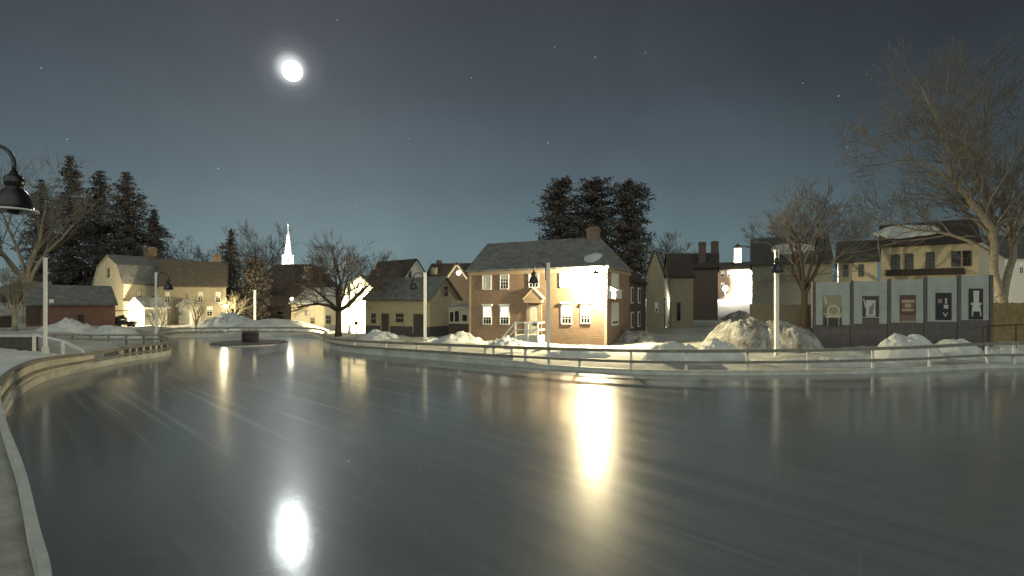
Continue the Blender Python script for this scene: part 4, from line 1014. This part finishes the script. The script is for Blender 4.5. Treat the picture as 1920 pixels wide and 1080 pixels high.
def big_tree():
    Y = 34.5; x0 = X(1880, Y); z0 = .4
    def q(px, py, dy=0): return (X(px, Y)-x0, dy, Z(py, Y)-z0)
    rnd = random.Random(11); root = empty('big_bare_tree', (x0, Y, z0)); tag(root, 'huge bare tree with forked pale trunk behind the right end of the display panels', 'tree')
    bt, bc = MB(), MB()
    bt.tube([q(1879, 640), q(1879, 600), q(1879, 570), q(1878, 548)], [.44, .36, .33, .27], 14)
    mains = [
        ([q(1876, 556), q(1864, 500), q(1856, 455, -.3), q(1836, 420, -.6), q(1800, 385, -.9), q(1765, 350, -1.2), q(1742, 310, -1.6), q(1722, 268, -2), q(1672, 195, -2.4)], [.24, .23, .22, .20, .18, .155, .13, .10, .04]),
        ([q(1882, 556), q(1896, 500), q(1898, 450), q(1896, 400, .5), q(1905, 360, .8), q(1935, 310, 1)], [.22, .21, .19, .17, .14, .09]),
        ([q(1862, 485), q(1868, 440, .3), q(1868, 380, .6), q(1866, 320, .8), q(1872, 240, 1), q(1880, 150, 1.2)], [.17, .16, .15, .13, .10, .04]),
        ([q(1856, 450, -.3), q(1838, 372, -.2), q(1822, 300, .2), q(1806, 230, .4), q(1800, 170, .5)], [.14, .12, .10, .08, .03]),
        ([q(1898, 440), q(1912, 380, -.6), q(1935, 320, -1), q(1960, 260, -1.4), q(1975, 200, -1.6)], [.15, .13, .11, .09, .04]),
        ([q(1860, 475), q(1825, 448, .6), q(1790, 432, 1), q(1745, 425, 1.4), q(1700, 405, 1.8)], [.13, .11, .09, .07, .03]),
        ([q(1766, 352, -1.2), q(1735, 318, -.6), q(1700, 300, 0), q(1660, 305, .5)], [.12, .08, .06, .02]),
    ]
    for pts, rad in mains:
        pts = catmull([tuple(p) for p in pts], 3, closed=False); r2 = []
        for i in range(len(pts)):
            t = i/3; k = min(len(rad)-2, int(t)); r2.append(rad[k]+(rad[k+1]-rad[k])*(t-k))
        pts = [Vector(p)+Vector((rnd.gauss(0, .05), rnd.gauss(0, .05), 0)) for p in pts]
        bt.tube(pts, r2, 10, caps=False)
        for i in range(5, len(pts)):
            base = (pts[i]-pts[i-1]).normalized()
            for _ in range(2):
                sd = Vector((rnd.gauss(0, 1), rnd.gauss(0, 1), rnd.gauss(0, .7))); sd = (sd-base*sd.dot(base)).normalized(); s = rnd.uniform(.45, .95)
                grow(bt, bc, pts[i], base*math.cos(s)+sd*math.sin(s), rnd.uniform(2.4, 5.2)*(1-.35*i/len(pts)), max(.025, r2[i]*.5), 2, 4, rnd, .09, .7, 6, .011, 3, .14)
    bt.build('trunk', M['bark'], root, fix=False); bc.build('crown', M['twig'], root, fix=False)
big_tree()

def simple_bare(name, label, px, Y, top_py, seed, width=1.0, bark='darkbark', twig='darktwig', maxl=4, kids=6, r=.22, z0=None, fork=.22, n=5, thin=.012, lowspread=.75, group=None):
    x = X(px, Y); g = gz(x, Y) if z0 is None else z0; H = Z(top_py, Y)-g; rnd = random.Random(seed)
    tr = H*fork; limbs = []
    for k in range(n):
        a = 2*math.pi*k/n+rnd.uniform(-.4, .4); s = rnd.uniform(.35, lowspread)*width
        limbs.append(((0, 0, tr*(1-.12*rnd.random())), (math.sin(s)*math.cos(a), math.sin(s)*math.sin(a), math.cos(s)), H*rnd.uniform(.42, .55), r*rnd.uniform(.5, .72), 1))
    limbs.append(((0, 0, tr), (0, 0, 1), H*.5, r*.75, 1))
    return bare_tree(name, label, x, Y, g-.1, limbs, seed, bark, twig, maxl, kids, thin, .06, .7, group, ([(0, 0, 0), (.02, 0, tr*.5), (0, 0, tr*1.03)], [r*1.35, r, r*.9]))
simple_bare('bare_tree', 'dark spreading bare tree standing before the glowing cream cottage', 634, 45, 432, 21, 1.15, r=.24, fork=.26, n=7, lowspread=1.05, kids=7, thin=.013)
simple_bare('bare_tree', 'gnarled bare tree before the grey green house', 1508, 40, 385, 22, 1.0, 'darkbark', 'twig', r=.24, fork=.35, n=5)
simple_bare('bare_tree', 'small pale multi stemmed bare tree before the tan house', 367, 50, 525, 23, .6, 'palebark', 'palebark', 3, 5, .09, fork=.08, n=5, lowspread=.4, thin=.012)
simple_bare('bare_tree', 'little pale bare shrub tree beside the lamp post with its lamp hanging right', 298, 44, 545, 24, .9, 'palebark', 'palebark', 3, 5, .07, fork=.12, n=5, thin=.012)
simple_bare('bare_tree', 'tall hazy bare tree at the far left behind the near lamp', 50, 62, 292, 25, .8, 'bark', 'twig', 4, 6, .34, fork=.25, n=5, thin=.016)
simple_bare('bare_tree', 'bare tree behind the tan house right of the pointed spruce', 496, 80, 436, 26, .8, 'bark', 'twig', 4, 6, .26, fork=.25, n=5, thin=.02)
simple_bare('bare_tree', 'thin bare tree behind the tan house left of the pointed spruce', 378, 76, 448, 27, .8, 'bark', 'twig', 4, 6, .24, fork=.25, n=5, thin=.02)
simple_bare('bare_tree', 'wide bare tree rising beyond the dark brick house', 1262, 85, 438, 28, 1.0, 'bark', 'twig', 4, 6, .3, fork=.25, n=5, thin=.022)
simple_bare('bare_tree', 'hazy bare tree left of the gnarled tree behind the snowy roof', 1465, 66, 390, 29, .8, 'bark', 'twig', 4, 6, .28, fork=.25, n=5, thin=.018)
simple_bare('bare_tree', 'hazy bare tree behind the pale cream house with shuttered windows', 1600, 66, 392, 30, .8, 'bark', 'twig', 4, 6, .28, fork=.25, n=5, thin=.018)
simple_bare('bare_tree', 'pale lit bare tree at the left edge before the dark shed', 28, 40, 500, 31, .5, 'palebark', 'palebark', 4, 5, .14, fork=.2, n=4, thin=.012)
simple_bare('bare_tree', 'small bare tree right of the tan house in warm light', 440, 58, 540, 32, .9, 'palebark', 'palebark', 3, 6, .09, fork=.15, n=5, thin=.014)

def pine(name, label, px, Y, top, wpx, seed, m='needle', bottom=.12, shape='cone', dens=1.0, group=None, clump=.46):
    x = X(px, Y); g = gz(x, Y); H = Z(top, Y)-g; W = wpx/F*Y/2; rnd = random.Random(seed)
    root = empty(name, (x, Y, g)); tag(root, label, 'tree', group)
    bt, bc = MB(), MB(); lean = rnd.uniform(-.02, .02)
    bt.tube([(0, 0, -.2), (lean*H*.5, 0, H*.5), (lean*H, 0, H*.97)], [H*.018+.08, H*.012+.05, .03], 8)
    z = H*bottom; step = max(.3, H/52)
    while z < H*.99:
        t = (z/H-bottom)/(1-bottom)
        if shape == 'cone': w = W*(1-t)**.62*(.82+.5*noise.noise(Vector((t*4.5, seed*1.7, 2))))
        elif shape == 'round': w = W*(math.sin(math.pi*(.16+.74*t))**.6)*(.72+.4*noise.noise(Vector((t*5, seed, 0)))+.25)
        else: w = W*(1-t)**.9
        w = max(w, .25)
        nb = 8 if shape != 'spruce' else 5
        for k in range(nb):
            a = rnd.uniform(0, 6.283); ln = w*rnd.uniform(.4, 1.12)*(1+.35*noise.noise(Vector((math.cos(a)*1.2, math.sin(a)*1.2, z*.35+seed)))); dz = (-.08 if shape == 'cone' else (-.22 if shape != 'round' else .12))*ln*rnd.uniform(.3, 1.2)
            e = Vector((lean*z+ln*math.cos(a), ln*math.sin(a), z+dz)); o = Vector((lean*z, 0, z))
            bt.tube([o, o.lerp(e, .6), e], [.05, .035, .012], 3, caps=False)
            nc = max(5, int(ln*15*dens))
            for c in range(nc):
                f = rnd.uniform(.12, 1.05); p = o.lerp(e, f)+Vector((rnd.gauss(0, .22), rnd.gauss(0, .22), rnd.gauss(0, .16)))*(.7+ln*.16)
                s = clump*rnd.uniform(.45, 1.1)
                for _ in range(2):
                    u = Vector((rnd.gauss(0, 1), rnd.gauss(0, 1), rnd.gauss(0, .6))).normalized(); v = u.orthogonal().normalized(); v = (v*math.cos(rnd.random()*6)+u.cross(v)*math.sin(rnd.random()*6))
                    bc.add([p-u*s*.5, p+v*s*.2, p+u*s*.5, p-v*s*.2], [(0, 1, 2, 3)])
        z += step*rnd.uniform(.7, 1.3)
    bt.build('trunk', M['darkbark'], root, fix=False); bc.build('crown', M[m], root, fix=False)
pine('pine_tree', 'tallest dark pine left behind the red barn', 132, 78, 290, 175, 41)
pine('pine_tree', 'dark pine second from left behind the barn', 186, 82, 316, 170, 42)
pine('pine_tree', 'broad dark pine above the gambrel house', 243, 78, 318, 190, 43)
pine('pine_tree', 'lower dark pine at the right end of the left pine group', 290, 84, 392, 120, 44)
pine('pine_tree', 'dusky pine at the left end of the left pine group', 80, 84, 335, 150, 45, 'needle2')
pine('spruce_tree', 'pointed open spruce behind the tan house', 430, 74, 426, 120, 46, 'needle2', .1, 'spruce', .8)
pine('pine_tree', 'rounded dark pine rising left behind the brown house roof', 1050, 62, 336, 90, 47, 'needle', .3, 'round', 1.2)
pine('pine_tree', 'dark pine in the middle behind the brown house chimney', 1114, 64, 338, 96, 48, 'needle', .3, 'round', 1.2)
pine('pine_tree', 'dark pine rising right behind the brown house chimney', 1182, 62, 338, 96, 49, 'needle', .22, 'round', 1.2)
pine('evergreen_bush', 'dark rounded evergreen at the left corner of the dark house', 478, 63, 486, 60, 50, 'needle', .05, 'round', 1.2)
pine('evergreen_bush', 'dark evergreen right of the dark house', 596, 64, 500, 70, 51, 'needle', .05, 'round', 1.1)

# distant wooded skyline, one mass
def far_wood():
    rnd = random.Random(99); bt = MB()
    for k in range(900):
        a = rnd.uniform(-1.05, 1.05); Y = rnd.uniform(150, 240); x = math.tan(a)*Y*.9; h = rnd.uniform(6, 13.5)*(.75+.25*noise.noise(Vector((a*6, 0, 0))))
        if -.62 < x/Y < .46 and h > 10.5: h = 10.5
        g = gz(x, Y)
        bt.tube([(x, Y, g-1), (x, Y, g+h*.5)], [.25, .14], 3, caps=False)
        for j in range(26):
            u = rnd.uniform(.2, .55); e = rnd.uniform(0, 6.28); l = h*rnd.uniform(.18, .45)
            p = Vector((x, Y, g+h*u)); q = p+Vector((math.cos(e)*l*.6, math.sin(e)*l*.6, l)); bt.tube([p, q], [.07, .04], 3, caps=False)
    o = bt.build('far_trees', M['twig'], None, fix=False); tag(o, 'far bare trees along the skyline behind the houses', 'trees', kind='stuff')
far_wood()

# ------------------------------------------------------------------ moon and stars
def sky_things():
    D = 2000; p = Vector((0, 0, CH)) + MOON_DIR*D*1.12
    b = MB(); r = 17.5/F*D
    prof = [(max(.001, r*math.sin(math.pi*k/24)), -r*math.cos(math.pi*k/24)) for k in range(25)]
    b.lathe((0, 0, 0), prof, 40); o = b.build('moon', M['moonlight']); o.location = p; tag(o, 'glaring white moon high in the night sky', 'moon')
    for k, (px, py, s) in enumerate(((77, 128, 1.1), (126, 261, 1.0), (409, 316, 1.1), (632, 38, .9), (1116, 107, 1.0), (1028, 268, 1.0), (1505, 156, .9), (1572, 180, 1.1), (1588, 276, .9), (884, 146, .8), (1040, 88, .8), (767, 260, .7), (1210, 99, .7), (667, 385, .8))):
        b = MB(); r = 1.9*s; b.lathe((0, 0, 0), [(max(.001, r*math.sin(math.pi*t/6)), -r*math.cos(math.pi*t/6)) for t in range(7)], 8)
        o = b.build('star', M['star']); o.location = (X(px, D), D, Z(py, D)); tag(o, 'tiny pale star in the dark night sky', 'star', 'stars')
sky_things()

# ------------------------------------------------------------------ lit lamps
WARM = (1, .83, .48); WHITE = (1, .92, .72)
def fixture(name, label, cat, loc, aim, power, col, spot=None, size=.1, head=.16, m='lamp_warm', post=None, wall=None, blend=.6):
    """a flood lamp: black housing, glowing lens, bracket or post"""
    root = empty(name, loc); tag(root, label, cat)
    d = (Vector(aim)-Vector(loc)).normalized(); root.rotation_euler = (0, 0, 0)
    b = MB(); b.tube([d*-.26, d*-.2, d*-.02], [head*.55, head, head*1.1], 12); b.build('housing', M['black'], root)
    b = MB(); b.tube([d*-.015, d*.01], head*.95, 12); b.build('lens', M[m], root)
    if post is not None:
        b = MB(); b.tube([(0, 0, post-loc[2]), tuple(d*-.2)], .035, 8); b.build('post', M['black'], root)
    if wall is not None:
        b = MB(); b.tube([tuple(d*-.22), tuple(Vector(wall)-Vector(loc))], .03, 8); b.build('bracket', M['black'], root)
    point_light(name + '_light', tuple(Vector(loc)+d*(head+.12)), power, col, spot=spot, aim=aim, size=size, blend=blend)
    return root
# flood on the right front corner of the brown house
hl = lambda u, w, z: tuple(MH.A + MH.Rm @ Vector((u, -w, 0)) + Vector((0, 0, z)))
fixture('floodlight', 'glaring floodlight on the right front corner of the brown house', 'floodlight', hl(MH.L-.5, .85, 5.0), hl(MH.L-1.2, .9, 0), 9500, WARM, spot=None, wall=hl(MH.L-.1, .04, 5.1), head=.2, blend=.5)
# floods in the yards, each seen by the wall it bleaches
fixture('floodlight', 'ground floodlight bleaching the white gabled barn', 'floodlight', (X(668, 47.6), 47.6, 1.2), (X(672, 52), 52, 2.4), 14000, WARM, spot=150, post=.0)
fixture('floodlight', 'yard floodlight between the red barn and the white shed', 'floodlight', (X(236, 51.3), 51.3, 1.5), (X(252, 54), 54, 2.2), 5500, WARM, spot=None, post=.3)
fixture('floodlight', 'small floodlight in the alley bleaching the side wall', 'floodlight', (X(1246.5, 52.4), 52.4, 3.4), (X(1252, 55), 55, 2.6), 420, WHITE, spot=150, post=.4, head=.1)
def street_lamp(label, px, Y, z, power, m='lamp_white', col=WHITE, r=.35):
    x = X(px, Y); g = gz(x, Y); root = empty('street_lamp', (x, Y, g)); tag(root, label, 'street lamp')
    b = MB(); b.tube([(0, .0, -.2), (0, 0, z-g-r)], [.09, .06], 8); b.build('pole', M['black'], root)
    b = MB(); b.lathe((0, 0, z-g), [(max(.01, r*math.sin(math.pi*k/10)), -r*math.cos(math.pi*k/10)) for k in range(11)], 14); b.build('globe', M[m], root)
    b = MB(); b.lathe((0, 0, z-g+r+.02), [(r*.9, 0), (r*.5, .15), (.03, .25)], 12); b.build('cap', M['black'], root)
    if power: point_light('street_lamp_light', (x, Y-.5-r, z-.2), power, col, size=.2)
street_lamp('left of the two glaring street lamps down the street', 1360, 141, Z(541, 141), 90000, r=.7)
street_lamp('right of the two glaring street lamps down the street', 1382, 138, Z(534, 138), 45000, r=.7)
street_lamp('small bright lamp at the entrance of the dark house', 547, 61, Z(560, 61), 60, r=.16)
street_lamp('small lamp post glowing at the right end of the tan house', 425, 57, Z(574, 57), 900, col=WARM, m='lamp_warm', r=.12)
street_lamp('street lamp glowing behind the display panels before the yellow house with five windows', 1770, 36.0, 3.3, 260, col=WARM, m='lamp_warm', r=.14)
street_lamp('street lamp lighting the white house at the far right edge', 1882, 51, 4.6, 900, col=WHITE, r=.18)
